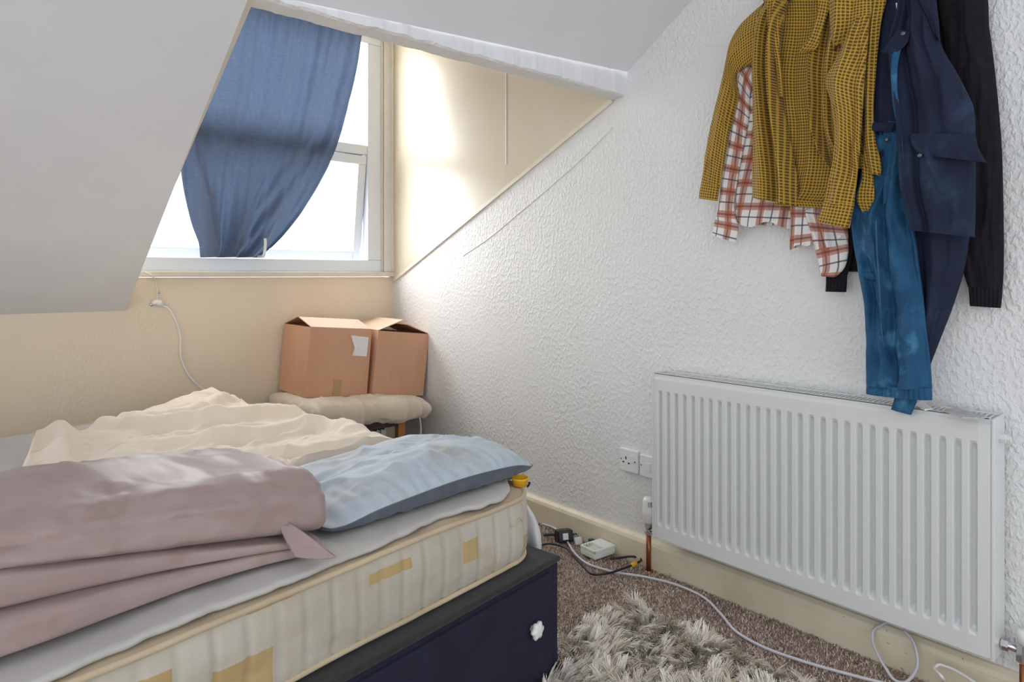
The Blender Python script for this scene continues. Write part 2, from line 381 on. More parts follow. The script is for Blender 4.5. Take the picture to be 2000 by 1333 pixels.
box('jamb_bead', (XJ1-.014, YB-.008, z_bot0), (XJ1-.006, YB+.01, z_hd1), 'trim_cream', win, .002)
pn = box('pane', (XW0+.06, YB+.04, z_tr1), (XJ0, YB+.046, z_hd0), 'glass', win)
# opening sash, hung from the transom and pushed out at the bottom
sx0, sx1 = XW0+.065, XJ0-.004; sh = z_tr0-z_bot1-.006; sw = .052
MS = T(0, YB+.035, z_tr0-.004) @ R(7.5, 'X')
sash = box('sash', (sx0, -.028, -sw), (sx1, .028, 0), 'upvc', win, .006, M=MS)
box('sash_stile', (sx1-sw, -.028, -sh), (sx1, .028, -sw+.001), 'upvc', sash, .006, M=MS)
box('sash_stile', (sx0, -.028, -sh), (sx0+sw, .028, -sw+.001), 'upvc', sash, .006, M=MS)
box('sash_rail', (sx0+sw, -.028, -sh), (sx1-sw, .028, -sh+.05), 'upvc', sash, .006, M=MS)
box('pane', (sx0+sw, -.004, -sh+.05), (sx1-sw, .004, -sw), 'glass', sash, M=MS)
box('gasket', (sx0+.002, .028, -sh), (sx1-.002, .033, -sh+.012), 'gasket', sash, M=MS)
box('stay', (sx1+.001, -.012, -.36), (sx1+.003, .004, -.05), 'chrome', sash, M=MS)

# curtain
cur = empty('curtain', (1.45, YB-.07, z_bot1), 'navy blue linen curtain gathered at the foot in the dormer window', 'curtain')
CY = YB-.075
rowsL = [(372, -22), (362, 120), (352, 240), (352, 330), (362, 385), (378, 440), (393, 480), (399, 503)]
rowsR = [(709, 66), (695, 140), (674, 222), (656, 285), (637, 330), (608, 385), (572, 440), (542, 476), (513, 503)]
nr, ncol = 90, 150
L = cr([PY(x, y, CY) for x, y in rowsL], nr); Rr = cr([PY(x, y, CY) for x, y in rowsR], nr)
# top follows the head of the window
s = np.linspace(0, 1, ncol)
V = np.zeros((nr, ncol, 3)); tt = np.linspace(0, 1, nr)[:, None]; ss = s[None, :]
V[:] = L[:, None, :]*(1-ss[..., None])+Rr[:, None, :]*ss[..., None]
topz = PY(600, 43, CY).z+.03
V[..., 2] = V[..., 2]*1.0
warp = ss+.012*vnoise(ss*6, tt*2, 2)
fold = .007*np.sin(warp*2*math.pi*15+1.5*tt)*(.12+1.1*np.exp(-tt*8)+.35*tt)+.012*np.sin(warp*2*math.pi*4+3*tt)*(1-.4*tt)
fold += .055*sstep(.55, 1, tt)*np.sin(warp*2*math.pi*3.0-.8)*np.exp(-((tt-.97)/.35)**2)
# big diagonal swag folds running to the tie at the foot
for (c0, c1, wd, am) in ((1.02, .55, .05, .035), (.88, .45, .04, .026), (.05, .18, .05, .03), (-.02, .30, .04, .02), (.70, .38, .04, .018)):
    cen = c0+(c1-c0)*np.clip((tt-.25)/.75, 0, 1)**1.4
    fold += am*np.exp(-((ss-cen)/wd)**2)*sstep(.25, .8, tt)
fold += .003*fbm(ss*20, tt*14, 5)
V[..., 1] -= fold
V[-6:, :, 1] += np.linspace(0, .035, 6)[:, None]
panel = mk('panel', V.reshape(-1, 3), gridfaces(nr, ncol), 'curtain_navy', cur)
tube('rod', [(XW0+.05, CY, topz+.10), (XJ1, CY, topz+.10)], .008, 'white_plastic', cur, smooth_path=False)
# the white hook that pins the gathered foot
h0 = PY(518, 466, CY-.075); h1 = PY(515, 499, CY-.075)
tag(tube('curtain_hook', [h0, h0.lerp(h1, .5)+Vector((.004, 0, 0)), h1, h1+Vector((.004, .05, -.004)), h1+Vector((.004, .085, -.004))], .0075, 'white_plastic', sides=8),
    'small white plastic hook pinning the foot of the navy curtain', 'hook')

# aerial lead on the back wall
al = empty('aerial_lead', PY(305, 592, YB), 'white aerial lead with connector hanging on the cream wall under the window', 'cable')
p = [PY(312, 597, YB-.012), PY(325, 600, YB-.015), PY(340, 620, YB-.02), PY(352, 655, YB-.02), PY(354, 700, YB-.02), PY(370, 735, YB-.02), PY(400, 764, YB-.02), PY(430, 785, YB-.02)]
tube('lead', p, .0045, 'white_cable', al)
tube('plug_body', [PY(298, 594, YB-.014), PY(303, 591, YB-.016), PY(312, 592, YB-.016), PY(318, 597, YB-.014)], [.008, .014, .016, .008], 'white_plastic', al, n=14, sides=12)
tube('plug_tip', [PY(293, 597, YB-.014), PY(299, 594, YB-.014)], .007, 'chrome', al, smooth_path=False)
tube('wall_pin', [PY(310, 572, YB+.0), PY(310, 572, YB-.012)], .005, 'chrome', al, smooth_path=False)
tube('upper_lead', [PY(282, 531, YB-.032), PY(296, 538, YB-.034), PY(303, 548, YB-.012), PY(307, 575, YB-.008), PY(306, 588, YB-.012)], .0025, 'white_cable', al)

# ================================================================== bed
TH = math.radians(9.5); E1 = Vector((-math.cos(TH), -math.sin(TH), 0)); E2 = Vector((-math.sin(TH), math.cos(TH), 0))
C0 = Vector((1.29, 1.385, 0)); D0 = Vector((1.338, 1.338, 0))
ZT = .531; ZM = .346
def B(a, b, z, o=C0): return o+E1*a+E2*b+Vector((0, 0, z))
def tobed(p): q = p-C0; return q.dot(E1), q.dot(E2)
MB = Matrix(((E1.x, E2.x, 0, C0.x), (E1.y, E2.y, 0, C0.y), (0, 0, 1, 0), (0, 0, 0, 1)))
MD = Matrix(((E1.x, E2.x, 0, D0.x), (E1.y, E2.y, 0, D0.y), (0, 0, 1, 0), (0, 0, 0, 1)))
W_, L_ = 1.36, 1.90
div = empty('divan_base', D0, 'dark navy fabric divan bed base with a white drawer knob', 'bed base')
box('base_body', (0, .006, .014), (W_, L_, ZM-.012), 'divan_navy', div, .012, 3, M=MD)
box('top_panel', (-.002, .0, ZM-.016), (W_+.002, L_+.002, ZM), 'divan_black', div, .006, 2, M=MD)
dr = box('drawer_front', (.045, -.004, .035), (.70, .01, ZM-.03), 'divan_navy', div, .004, 2, M=MD)
kp = PZ(1040, 1228, .2); 
# knob on the plane of the front face
nrm = -E2; d = ray(1039, 1228); tt_ = ((D0-E2*.004-Vector((0, 0, 0))).dot(nrm))/(Vector((d.x, d.y, 0)).dot(nrm)); kpos = Vector((d.x*tt_, d.y*tt_, CAM_H+d.z*tt_))
Mk = T(*kpos) @ Matrix(((E1.x, 0, -E2.x, 0), (E1.y, 0, -E2.y, 0), (0, 1, 0, 0), (0, 0, 0, 1)))
kn = lathe('knob', [(.008, -.004), (.010, .010), (.021, .014), (.022, .022), (.014, .027), (.006, .028)], 'white_plastic', dr, M=Mk, sides=48, lobes=lambda a: 1+.12*math.cos(6*a))
for k in range(4):
    a_, b_ = ((.1, .1), (W_-.1, .1), (.1, L_-.1), (W_-.1, L_-.1))[k]
    lathe('glide', [(.025, 0), (.025, .016)], 'black_rubber', div, M=T(*B(a_, b_, 0, D0)), sides=12)

# mattress
mat_ = empty('mattress', B(.68, .95, ZM), 'old beige mattress with worn brown woven patches on its side', 'mattress')
def rrect(w, l, r, step=.008):
    pts = []
    def arc(cx, cy, a0):
        for k in range(13): a = a0+math.pi/2*k/12; pts.append((cx+r*math.cos(a), cy+r*math.sin(a)))
    arc(r, r, math.pi); arc(w-r, r, 1.5*math.pi); arc(w-r, l-r, 0); arc(r, l-r, .5*math.pi)
    P = np.array(pts+[pts[0]]); Lc = np.r_[0, np.cumsum(np.linalg.norm(np.diff(P, axis=0), axis=1))]
    n = int(Lc[-1]/step); t = np.linspace(0, Lc[-1], n, endpoint=False)
    return np.c_[np.interp(t, Lc, P[:, 0]), np.interp(t, Lc, P[:, 1])], t
per, tl = rrect(W_, L_, .10); npnt = len(per)
tan = np.roll(per, -1, 0)-np.roll(per, 1, 0); tan /= np.linalg.norm(tan, axis=1)[:, None]; nor = np.c_[tan[:, 1], -tan[:, 0]]
zz = np.linspace(0, 1, 31); stp = .062
V = []; HS = ZT-ZM
for z in zz:
    q = np.abs(((tl/stp) % 1)-.5)*2                       # 1 at a stitch line
    dip = -.008*np.exp(-((1-q)/.14)**2)
    bul = .014*(1-(2*z-1)**4)+dip*(1-(2*z-1)**6)+.003*fbm(tl*6, np.full_like(tl, z*3), 8)
    pp = per+nor*bul[:, None]
    for k in range(npnt): V.append(B(pp[k, 0], pp[k, 1], ZM+.004+z*(HS-.006)))
Fc = gridfaces(len(zz), npnt, 0, True)
# woven brown patches, faces picked by where they lie on the side
patches = []
for (cx, cy, wpx, hpx) in ((916, 1070, 30, 44), (757, 1114, 81, 24), (525, 1172, 92, 18), (475, 1322, 112, 84), (700, 1277, 40, 28), (1026, 1082, 18, 74), (290, 1330, 80, 34)):
    def side(px):
        d = ray(px, cy); k = C0.dot(nrm)/(Vector((d.x, d.y, 0)).dot(nrm)); return (Vector((d.x*k, d.y*k, 0))-C0).dot(E1), k
    kc = side(cx)[1]; zc_ = CAM_H+kc*(HORIZON-cy)/F_PX; hz = kc*hpx/F_PX/2
    patches.append((side(cx+wpx/2)[0], side(cx-wpx/2)[0], zc_-hz, zc_+hz))
midx = []
for i in range(len(zz)-1):
    zc = ZM+(zz[i]+zz[i+1])/2*HS
    for j in range(npnt):
        x, y = per[j]; hit = 0
        if y < .10 and any(pa <= x <= pb and z0 <= zc <= z1 for pa, pb, z0, z1 in patches): hit = 1
        if y < .12 and x < .10 and ((.02 < y < .10 and zc < .46 and x < .02)): hit = 1
        if y > .15 and int(tl[j]/.21) % 2 == 0 and int(zc/.06) % 2 == 0: hit = 1
        midx.append(hit)
mk('side_panel', V, Fc, None, mat_, mats=['mattress_ticking', 'mattress_patch'], midx=midx)
topv = [B(per[k, 0], per[k, 1], ZT-.002) for k in range(npnt)]; inn = [B(W_/2+(per[k, 0]-W_/2)*.9, L_/2+(per[k, 1]-L_/2)*.9, ZT+.008) for k in range(npnt)]
mk('top_panel', topv+inn, gridfaces(2, npnt, 0, True)+[tuple(range(npnt, 2*npnt))], 'mattress_border', mat_)
mk('bottom_panel', [B(per[k, 0], per[k, 1], ZM+.004) for k in range(npnt)], [tuple(range(npnt))[::-1]], 'mattress_ticking', mat_)
for zc, nm in ((ZT-.003, 'top_piping'), (ZM+.013, 'bottom_piping')):
    wob = .003*fbm(tl*4, tl*0+zc*50, 3)
    tube(nm, [B(per[k, 0]+nor[k, 0]*.006, per[k, 1]+nor[k, 1]*.006, zc+wob[k]) for k in range(npnt)], .0065, 'mattress_border', mat_, smooth_path=False, closed=True, sides=7)
fp = [PZ(1001, 1017, .46)]
lab = empty
tuft = B(.115, -.014, .468)
tube('tuft_tie', [tuft+Vector((-.035, 0, -.004)), tuft, tuft+Vector((.02, .0, .012)), tuft+Vector((.035, .008, -.004))], .0022, 'mattress_border', mat_, n=14, sides=5)

# sheet on the mattress
na, nb = 220, 60
a_ = np.linspace(-.004, 1.335, na); hem = .012+.012*fbm(a_*5, a_*0, 21)+.085*np.exp(-((a_-0)/.07)**2)+.012*np.exp(-((a_-.35)/.06)**2)
V = []
for i in range(na):
    prof_b = np.r_[[.018, .004, 0, .003, .012], np.linspace(.03, 1.82-hem[i], nb-5)]; prof_z = np.r_[[.010, .009, .014, .020, .022], np.full(nb-5, .022)]
    wob = .006*fbm(a_[i]*9+prof_b*4, prof_b*7, 31)+.010*ridged(a_[i]*2.2+prof_b*9, prof_b*16, 12, 2)*np.clip(prof_b/.08, 0, 1)*np.clip((1.6-prof_b), 0, .35)
    wob = wob*(1-sstep(.09, .18, prof_b+hem[i]))
    for j in range(nb): V.append(B(a_[i], hem[i]+prof_b[j], ZT-.006+prof_z[j]+max(0, wob[j])))
tag(mk('sheet', V, gridfaces(na, nb), 'sheet_grey'), 'pale grey bed sheet laid over the mattress with its hem along the front edge', 'sheet')

# peach duvet cover
na, nb = 260, 250
av = np.linspace(-.02, .98, na)[:, None]; vv = np.linspace(0, 1, nb)[None, :]
bmax = np.interp(av, [-.02, .04, .30, .58, .70, .82, .92, .98], [1.83, 1.86, 1.79, 1.66, 1.57, 1.44, 1.20, .95])+.012*fbm(av*5, av*0, 4)
bmin = .575+0*av
bb = bmin+(bmax-bmin)*vv; aa = av+0*bb
edge = np.minimum(np.minimum((aa+.02)/.07, (bmax-bb)/.06), np.minimum((.98-aa)/.05, 1)); edge = np.clip(edge, 0, 1)
H = .034*np.sqrt(1-(1-edge)**2)
def ridge(pxs, amp, wd, z=-.555, skew=1.7):
    global H
    P = np.array([tobed(PZ(x, y, CAM_H+z)) for x, y in pxs]); P = cr(np.c_[P, np.zeros(len(P))], 40)[:, :2]
    best = np.full(aa.shape, 9.); sgn = np.ones(aa.shape); fade = np.zeros(aa.shape)
    for k in range(len(P)-1):
        d = P[k+1]-P[k]; L2 = d.dot(d); t = np.clip(((aa-P[k, 0])*d[0]+(bb-P[k, 1])*d[1])/L2, 0, 1)
        ex = aa-(P[k, 0]+t*d[0]); ey = bb-(P[k, 1]+t*d[1]); ds = np.hypot(ex, ey)
        upd = ds < best; best = np.where(upd, ds, best); sgn = np.where(upd, np.sign(ey), sgn); q = (k+t)/(len(P)-1); fade = np.where(upd, np.sin(math.pi*np.clip(q*.92+.04, 0, 1))**.5, fade)
    wq = np.where(sgn > 0, wd*skew, wd)
    H += amp*np.exp(-(best/wq)**2)*fade*np.clip(edge*1.2+.15, 0, 1)
ridge([(189, 828), (300, 836), (430, 826), (559, 815), (612, 815)], .058, .035)
ridge([(224, 815), (344, 816), (473, 784), (562, 784)], .042, .028)
ridge([(258, 873), (387, 866), (516, 852), (623, 836), (668, 842), (735, 862)], .050, .035)
ridge([(404, 884), (559, 892), (688, 876), (752, 870)], .036, .025)
ridge([(500, 905), (600, 905), (700, 888), (760, 878)], .030, .022)
ridge([(193, 798), (140, 828), (90, 855), (43, 898)], .065, .035)
ridge([(120, 835), (125, 870), (130, 905)], .05, .03)
ridge([(330, 800), (400, 780), (480, 765), (560, 775), (612, 800)], .05, .10)
ridge([(250, 850), (350, 852), (450, 842), (560, 832)], .016, .015)
H += .008*fbm(aa*7+bb*2, bb*9, 3)+.016*(ridged(aa*3+bb*1.2, bb*7+.6*vnoise(aa*4, bb*4, 2), 40, 3)-.9)*edge
H = np.maximum(H, .004)
drop = sstep(.0, .05, -aa+.0)*.02
V = [B(float(aa[i, j]), float(bb[i, j]), ZT+.020+float(H[i, j]-drop[i, j])) for i in range(na) for j in range(nb)]
ring = [i*nb for i in range(na)]+[(na-1)*nb+j for j in range(nb)]+[i*nb+nb-1 for i in range(na-1, -1, -1)]+[j for j in range(nb-1, -1, -1)]
ring2 = []
for q in ring:
    if not ring2 or ring2[-1] != q: ring2.append(q)
ring2 = ring2[:-1] if ring2[0] == ring2[-1] else ring2
base = len(V); V2 = V+[Vector((V[q].x, V[q].y, ZT+.018)) for q in ring2]
Fc = gridfaces(na, nb)+[(ring2[k], ring2[(k+1) % len(ring2)], base+(k+1) % len(ring2), base+k) for k in range(len(ring2))]
tag(mk('duvet', V2, Fc, 'duvet_peach'), 'crumpled pale peach duvet spread over the far half of the bed', 'duvet')

# mauve folded blanket roll at the front
bl = empty('blanket', B(1.0, .3, ZT+.03), 'thick mauve satin blanket folded in layers along the front of the bed', 'blanket')
def gr(a): return np.clip((a-.60)/.6, 0, 1.5)
def roll(name, a0, a1, zb, zt, bf, bk, na, nose, seed, wr, endr=.07):
    av = np.linspace(0, 1, na); npf = 64; V = []; ph = np.linspace(0, 2*math.pi, npf, endpoint=False)
    for t in av:
        a = a0+(a1-a0)*t; z0, z1 = zb(a), zt(a); f, k = bf(a), bk(a); e = min(1, max(.02, (a-a0)/endr)); e = math.sqrt(1-(1-e)**2)
        cb, cz = (f+k)/2, z0+(z1-z0)*.42
        cx = np.cos(ph); sx = np.sin(ph); ex = 2/nose
        pb = cb+np.sign(cx)*np.abs(cx)**ex*(k-f)/2*(.55+.45*e); pz = np.where(sx > 0, cz+np.abs(sx)**ex*(z1-cz)*(.25+.75*e), cz-np.abs(sx)**ex*(cz-z0)*(.6+.4*e))
        # arc position for wrinkles
        wn = wr*(fbm(a*6+ph*.3, ph*1.4, seed)+.9*(ridged(a*2.4+ph*.25, ph*2.2+a*1.5, seed+9, 3)-.9))*np.clip(sx+.75, 0, 1)
        pb = pb+cx*wn; pz = pz+sx*wn
        for q in range(npf): V.append(B(a, pb[q], max(pz[q], z0)))
    Fc = gridfaces(na, npf, 0, True)+[tuple(range(npf))[::-1], tuple((na-1)*npf+q for q in range(npf))]
    return mk(name, V, Fc, 'mauve_satin', bl)
Zs = ZT+.030
roll('under_layer', .68, 1.42, lambda a: Zs-.006, lambda a: Zs+.004+.066*gr(a), lambda a: .085+.012*math.sin(a*9)-.055*math.exp(-(a-.6)/.22), lambda a: .55, 90, 5, 3, .003, .03)
roll('middle_layer', .655, 1.42, lambda a: Zs+.058*gr(a), lambda a: Zs+.006+.125*gr(a), lambda a: .095+.010*math.sin(a*7+1)-.055*math.exp(-(a-.6)/.22), lambda a: .55, 90, 5, 5, .003, .03)
roll('upper_roll', .622, 1.42, lambda a: Zs+.004+.105*gr(a)**1.1, lambda a: Zs+.165+.014*math.sin(a*6+1), lambda a: .10+.010*math.sin(a*5)-.05*math.exp(-(a-.6)/.22), lambda a: .56+.03*math.sin(a*8), 170, 3.2, 11, .012, .05)
# curled corner flap at the right end of the roll
fl0 = PZ(560, 1086, Zs+.028); fl1 = PZ(634, 1074, Zs+.024)
V = []; nl, nq = 26, 30; camR = Vector((cA, -sA, 0)); apex = PZ(572, 1030, Zs+.07)+E2*.03; mouth = PZ(617, 1089, Zs+.018)
for i in range(nl):
    t = i/(nl-1)
    for k in range(nq):
        a = 2*math.pi*k/nq; c = apex.lerp(mouth, t*(1-.22*max(0, -math.sin(a)))); V.append(c+camR*(math.cos(a)*(.010+.030*t**.7)+.004*math.sin(a*2)*t)+Vector((-.35, .75, .55))*(math.sin(a)*(.006+.022*t)))
fo = mk('corner_flap', V, gridfaces(nl, nq, 0, True), 'mauve_satin', bl)
sm = fo.modifiers.new('thickness', 'SOLIDIFY'); sm.thickness = .003

# pillow
pil = empty('pillow', B(.25, .35, ZT+.02), 'blue grey pillow with a dark slate underside on the mattress corner', 'pillow')
p0 = PZ(648, 1036, ZT+.05); p1 = PZ(1062, 920, ZT+.024); p0.z = p1.z = 0; ux = (p1-p0); pl = ux.length; ux.normalize(); uy = Vector((-ux.y, ux.x, 0)); pw = .47
pc = p0+ux*pl/2+uy*pw/2
def pill(name, sgn, mat):
    nu, nv_ = 130, 90; u = np.linspace(-1, 1, nu)[:, None]; v = np.linspace(-1, 1, nv_)[None, :]
    prof = (1-np.abs(u)**np.where(u > 0, 5.0, 3.0))**.62*(1-np.abs(v)**2.6)**.60; prof = np.nan_to_num(prof)
    rim = np.minimum(1-np.abs(u), (1-np.abs(v))*.65); near = np.exp(-rim/.22)
    X = u*pl/2*(1-.03*np.abs(u)**3*(1-v**2)-.045*np.abs(v)**7*np.abs(u)**3); Y = v*pw/2*(1-.05*np.abs(v)**3*(1-u**2)-.13*np.abs(u)**7)
    seam = .040+.004*np.sin(u*4+1)-.024*np.exp(-((u+1)/.25)**2)-.022*np.exp(-((u-1)/.20)**2)-.010*(v > 0)
    if sgn > 0:
        Z = seam+.050*prof*(1+.15*u)
        pleat = np.sin(u*46+3*vnoise(u*5, v*2, 6)+2*v)*.0055*near*np.clip(prof*3, 0, 1)*np.clip(-v+.4, 0, 1)
        Z = Z+pleat+.010*fbm(u*2.4, v*2.4, 17, 3)*prof+.012*(ridged(u*3.4+v*1.6, v*1.4-u*.4, 23, 2)-.8)*prof
    else:
        Z = seam-(seam-.001)*np.clip(prof*2.2, 0, 1)**.3+.003*fbm(u*14, v*5, 3)*np.clip(prof*4, 0, 1)
    q = [pc+ux*float(X[i, j])+uy*float(Y[i, j])+Vector((0, 0, ZT+.024+float(Z[i, j]))) for i in range(nu) for j in range(nv_)]
    return mk(name, q, gridfaces(nu, nv_), mat, pil), q, nu, nv_
po, q, nu, nv_ = pill('upper_side', 1, 'pillow_blue')
pill('under_side', -1, 'pillow_slate')
loop = [q[i*nv_] for i in range(nu)]+[q[(nu-1)*nv_+j] for j in range(1, nv_)]+[q[i*nv_+nv_-1] for i in range(nu-2, -1, -1)]+[q[j] for j in range(nv_-2, 0, -1)]
tube('seam', loop, .0022, 'pillow_slate', pil, smooth_path=False, closed=True, sides=5)

# yellow lid tucked under the pillow
yl = empty('yellow_tub', PZ(1024, 946, ZT+.02), 'small bright yellow plastic tub peeking out under the pillow corner', 'tub')
yc = PZ(1021, 945, ZT+.010)
lathe('tub_body', [(.020, -.014), (.024, .004), (.025, .005), (.025, .009), (.022, .009), (.019, -.008)], 'yellow_plastic', yl, M=T(yc.x, yc.y+.012, ZT+.016))
tube('black_band', [yc+Vector((.018, -.006, .0)), yc+Vector((.027, .0, -.004)), yc+Vector((.029, .012, -.018))], .003, 'black_rubber', yl, n=8)

# white cloth hanging off the side of the mattress
nz, nq = 44, 40; V = []
for i in range(nz):
    t = i/(nz-1); z = .285+.20*t; r = (.006+.044*math.sin(math.pi*(.06+.60*(1-t)))**1.3)
    for k in range(nq):
        a = 2*math.pi*k/nq; wv_ = 1+.16*float(fbm(np.array([math.cos(a)*2.2+t*.6]), np.array([math.sin(a)*2.2+t]), 9)[0])
        V.append((1.372-.055*t**2+r*wv_*math.cos(a)*.62, 1.525+r*wv_*math.sin(a)*1.3-.02*t, z-.02*math.cos(a)*(1-t)))
tag(mk('white_cloth', V, gridfaces(nz, nq, 0, True)+[tuple(range(nq))[::-1], tuple((nz-1)*nq+k for k in range(nq))], 'white_plastic_bag'),
    'crumpled white cloth hanging down the mattress side by the front corner', 'cloth')

# ================================================================== corner: stool, cushion, boxes
st = empty('stool', (1.72, 3.25, 0), 'low wooden stool in the corner beside the bed under the cushion', 'stool')
box('seat', (1.41, 3.075, .385), (1.975, 3.50, .410), 'wood_dark', st, .006)
box('leg', (1.865, 3.075, 0), (1.908, 3.115, .386), 'wood_orange', st, .005); box('leg', (1.42, 3.075, 0), (1.46, 3.115, .386), 'wood_dark', st, .005)
box('leg', (1.93, 3.44, 0), (1.97, 3.48, .386), 'wood_dark', st, .005); box('leg', (1.42, 3.44, 0), (1.46, 3.48, .386), 'wood_dark', st, .005)
box('apron', (1.46, 3.085, .335), (1.865, 3.10, .386), 'wood_dark', st, .003)
bx = tag(box('navy_storage_box', (1.475, 3.13, 0), (1.625, 3.40, .33), 'navy_card', bevel=.006), 'dark navy storage box under the stool, left of the brown book', 'box')
bk = empty('upright_book', (1.70, 3.2, 0), 'dark brown hardback book standing under the stool', 'book')
box('cover', (1.69, 3.11, .0), (1.735, 3.34, .325), 'wood_dark', bk, .004); box('page_block', (1.694, 3.114, .008), (1.731, 3.338, .328), 'paper_grey', bk)
pk = empty('paper_stack', (1.78, 3.2, 0), 'bundle of grey printed papers standing upright under the stool by the orange leg', 'papers')
for k in range(6): box('sheet', (1.745+k*.012, 3.11+.004*(k % 3), 0), (1.755+k*.012, 3.36, .318+.006*(k % 2)), 'paper_grey', pk, .001)
tag(box('grey_folder', (1.64, 3.16, 0), (1.665, 3.40, .325), 'paper_grey', bevel=.003), 'slim grey folder standing between the navy box and the brown book', 'folder')
# cushion
nu, nv_ = 110, 70; V = []; 
cx0, cx1, cy0, cy1 = 1.33, 2.035, 2.99, 3.53
u = np.linspace(-1, 1, nu)[:, None]; v = np.linspace(-1, 1, nv_)[None, :]
prof = np.nan_to_num((1-np.abs(u)**9)**.5*(1-np.abs(v)**7)**.5)
press = .022*np.exp(-((u-.15)/.8)**2-((v-.3)/.7)**2)
tilt = -.028*(u+.1)
zt_ = .462+tilt+.048*prof-press*.3+.010*fbm(u*4, v*4, 3)*prof+.012*(ridged(u*3+v, v*3, 15, 3)-.9)*prof
zb_ = .445+tilt-.075*prof+.010*np.sin(u*9+1)*np.exp(-((v+1)/.5)**2)*prof+.012*(ridged(u*5, v*4, 18, 3)-.9)*np.clip(prof*2, 0, 1)
zb_ = np.maximum(zb_, .414-.06*sstep(-.72, -.82, v)-.05*sstep(.86, .94, np.abs(u)))
XX = (cx0+cx1)/2+u*(cx1-cx0)/2+0*v; YY = (cy0+cy1)/2+v*(cy1-cy0)/2+0*u
lim = np.where(XX < 1.755, .524-.0875*(XX-1.402), .494-.1157*(XX-1.764))-.002
zt_ = np.where((XX > 1.38) & (YY > 3.165), np.minimum(zt_, lim), zt_)
X = (cx0+cx1)/2+u*(cx1-cx0)/2*(1-.03*(1-v**2)*np.abs(u)**3-.05*np.abs(u*v)**5)+0*v; Y = (cy0+cy1)/2+v*(cy1-cy0)/2*(1-.05*(1-u**2)*np.abs(v)**3)+0*u
Y = Y+.009*np.sin(u*26+2*vnoise(u*4, v*2, 3)+2*v)*sstep(-.55, -.95, v)+.006*fbm(u*7, v*3, 8)*sstep(-.5, -.95, v)
V = [(X[i, j], Y[i, j], zt_[i, j]) for i in range(nu) for j in range(nv_)]+[(X[i, j], Y[i, j], min(zb_[i, j], zt_[i, j])) for i in range(nu) for j in range(nv_)]
rg = [i*nv_ for i in range(nu)]+[(nu-1)*nv_+j for j in range(1, nv_)]+[i*nv_+nv_-1 for i in range(nu-2, -1, -1)]+[j for j in range(nv_-2, 0, -1)]
o_ = nu*nv_
Fc = gridfaces(nu, nv_)+[f[::-1] for f in gridfaces(nu, nv_, o_)]+[(rg[k], rg[(k+1) % len(rg)], o_+rg[(k+1) % len(rg)], o_+rg[k]) for k in range(len(rg))]
tag(mk('cushion', V, Fc, 'cushion_beige'), 'flat wrinkled beige cushion squashed between the stool and the cardboard boxes', 'cushion')

# cardboard boxes (open-topped, flaps folded)
def carton(w, d, h, M, label, flaps, extras):
    e = empty('cardboard_box', M.to_translation(), label, 'box', 'cardboard boxes on the cushion'); t = .005
    box('front_wall', (0, 0, 0), (w, t, h), 'cardboard', e, M=M); box('back_wall', (0, d-t, 0), (w, d, h), 'cardboard', e, M=M)
    box('side_wall', (0, t, 0), (t, d-t, h), 'cardboard', e, M=M); box('side_wall', (w-t, t, 0), (w, d-t, h), 'cardboard', e, M=M)
    box('bottom_panel', (t, t, 0), (w-t, d-t, t), 'cardboard', e, M=M)
    for (edge, ln, ang) in flaps:
        if edge == 'front': Mf = M @ T(0, 0, h) @ R(ang, 'X'); box('flap', (.002, 0, -.001), (w-.002, ln, .003), 'cardboard_pale', e, M=Mf)
        if edge == 'back': Mf = M @ T(0, d, h) @ R(-ang, 'X'); box('flap', (.002, -ln, -.001), (w-.002, 0, .003), 'cardboard', e, M=Mf)
        if edge == 'left': Mf = M @ T(0, 0, h) @ R(-ang, 'Y'); box('flap', (0, .002, -.001), (ln, d-.002, .003), 'cardboard_pale', e, M=Mf)
        if edge == 'right': Mf = M @ T(w, 0, h) @ R(ang, 'Y'); box('flap', (-ln, .002, -.001), (0, d-.002, .003), 'cardboard', e, M=Mf)
    extras(e); return e
M1 = T(1.402, 3.20, .524) @ R(5.0, 'Y')
def ex1(e):
    w_, h_ = .345, .352
    pts = [(.222, .318), (.328, .310), (.325, .208), (.240, .212), (.250, .252)]
    o = prism('shipping_label', pts, 1, -.0025, -.0005, 'label_paper', e); o.data.transform(M1)
    o2 = prism('peeled_corner', [(.222, .318), (.250, .252), (.240, .212), (.246, .225), (.262, .262)], 1, -.010, -.003, 'white_plastic', e); o2.data.transform(M1)
    o3 = prism('tape', [(.145, .0), (.190, .0), (.195, .085), (.150, .088)], 1, -.002, -.0004, 'parcel_tape', e); o3.data.transform(M1)
carton(.345, .335, .352, M1, 'left cardboard box with a torn white shipping label on its front', [('front', .165, 15), ('back', .165, 15)], ex1)
M2 = T(1.764, 3.178, .494) @ R(6.6, 'Y')
def ex2(e):
    o3 = box('tape', (.13, .1, .352), (.14, .2, .353), 'parcel_tape', e, M=M2)
carton(.325, .335, .347, M2, 'right cardboard box with its flaps ajar against the right wall', [('left', .165, 24), ('right', .160, 16)], lambda e: None)
# cable loop behind the stool
p = [PX(800, 785, 2.06), PX(812, 793, 2.07), PX(819, 815, 2.075), PX(822, 840, 2.075), PX(819, 862, 2.07), PX(812, 900, 2.06), PX(806, 960, 2.05)]
tag(tube('white_cable', p, .006, 'white_cable'), 'white cable looping down behind the beige cushion in the corner', 'cable')

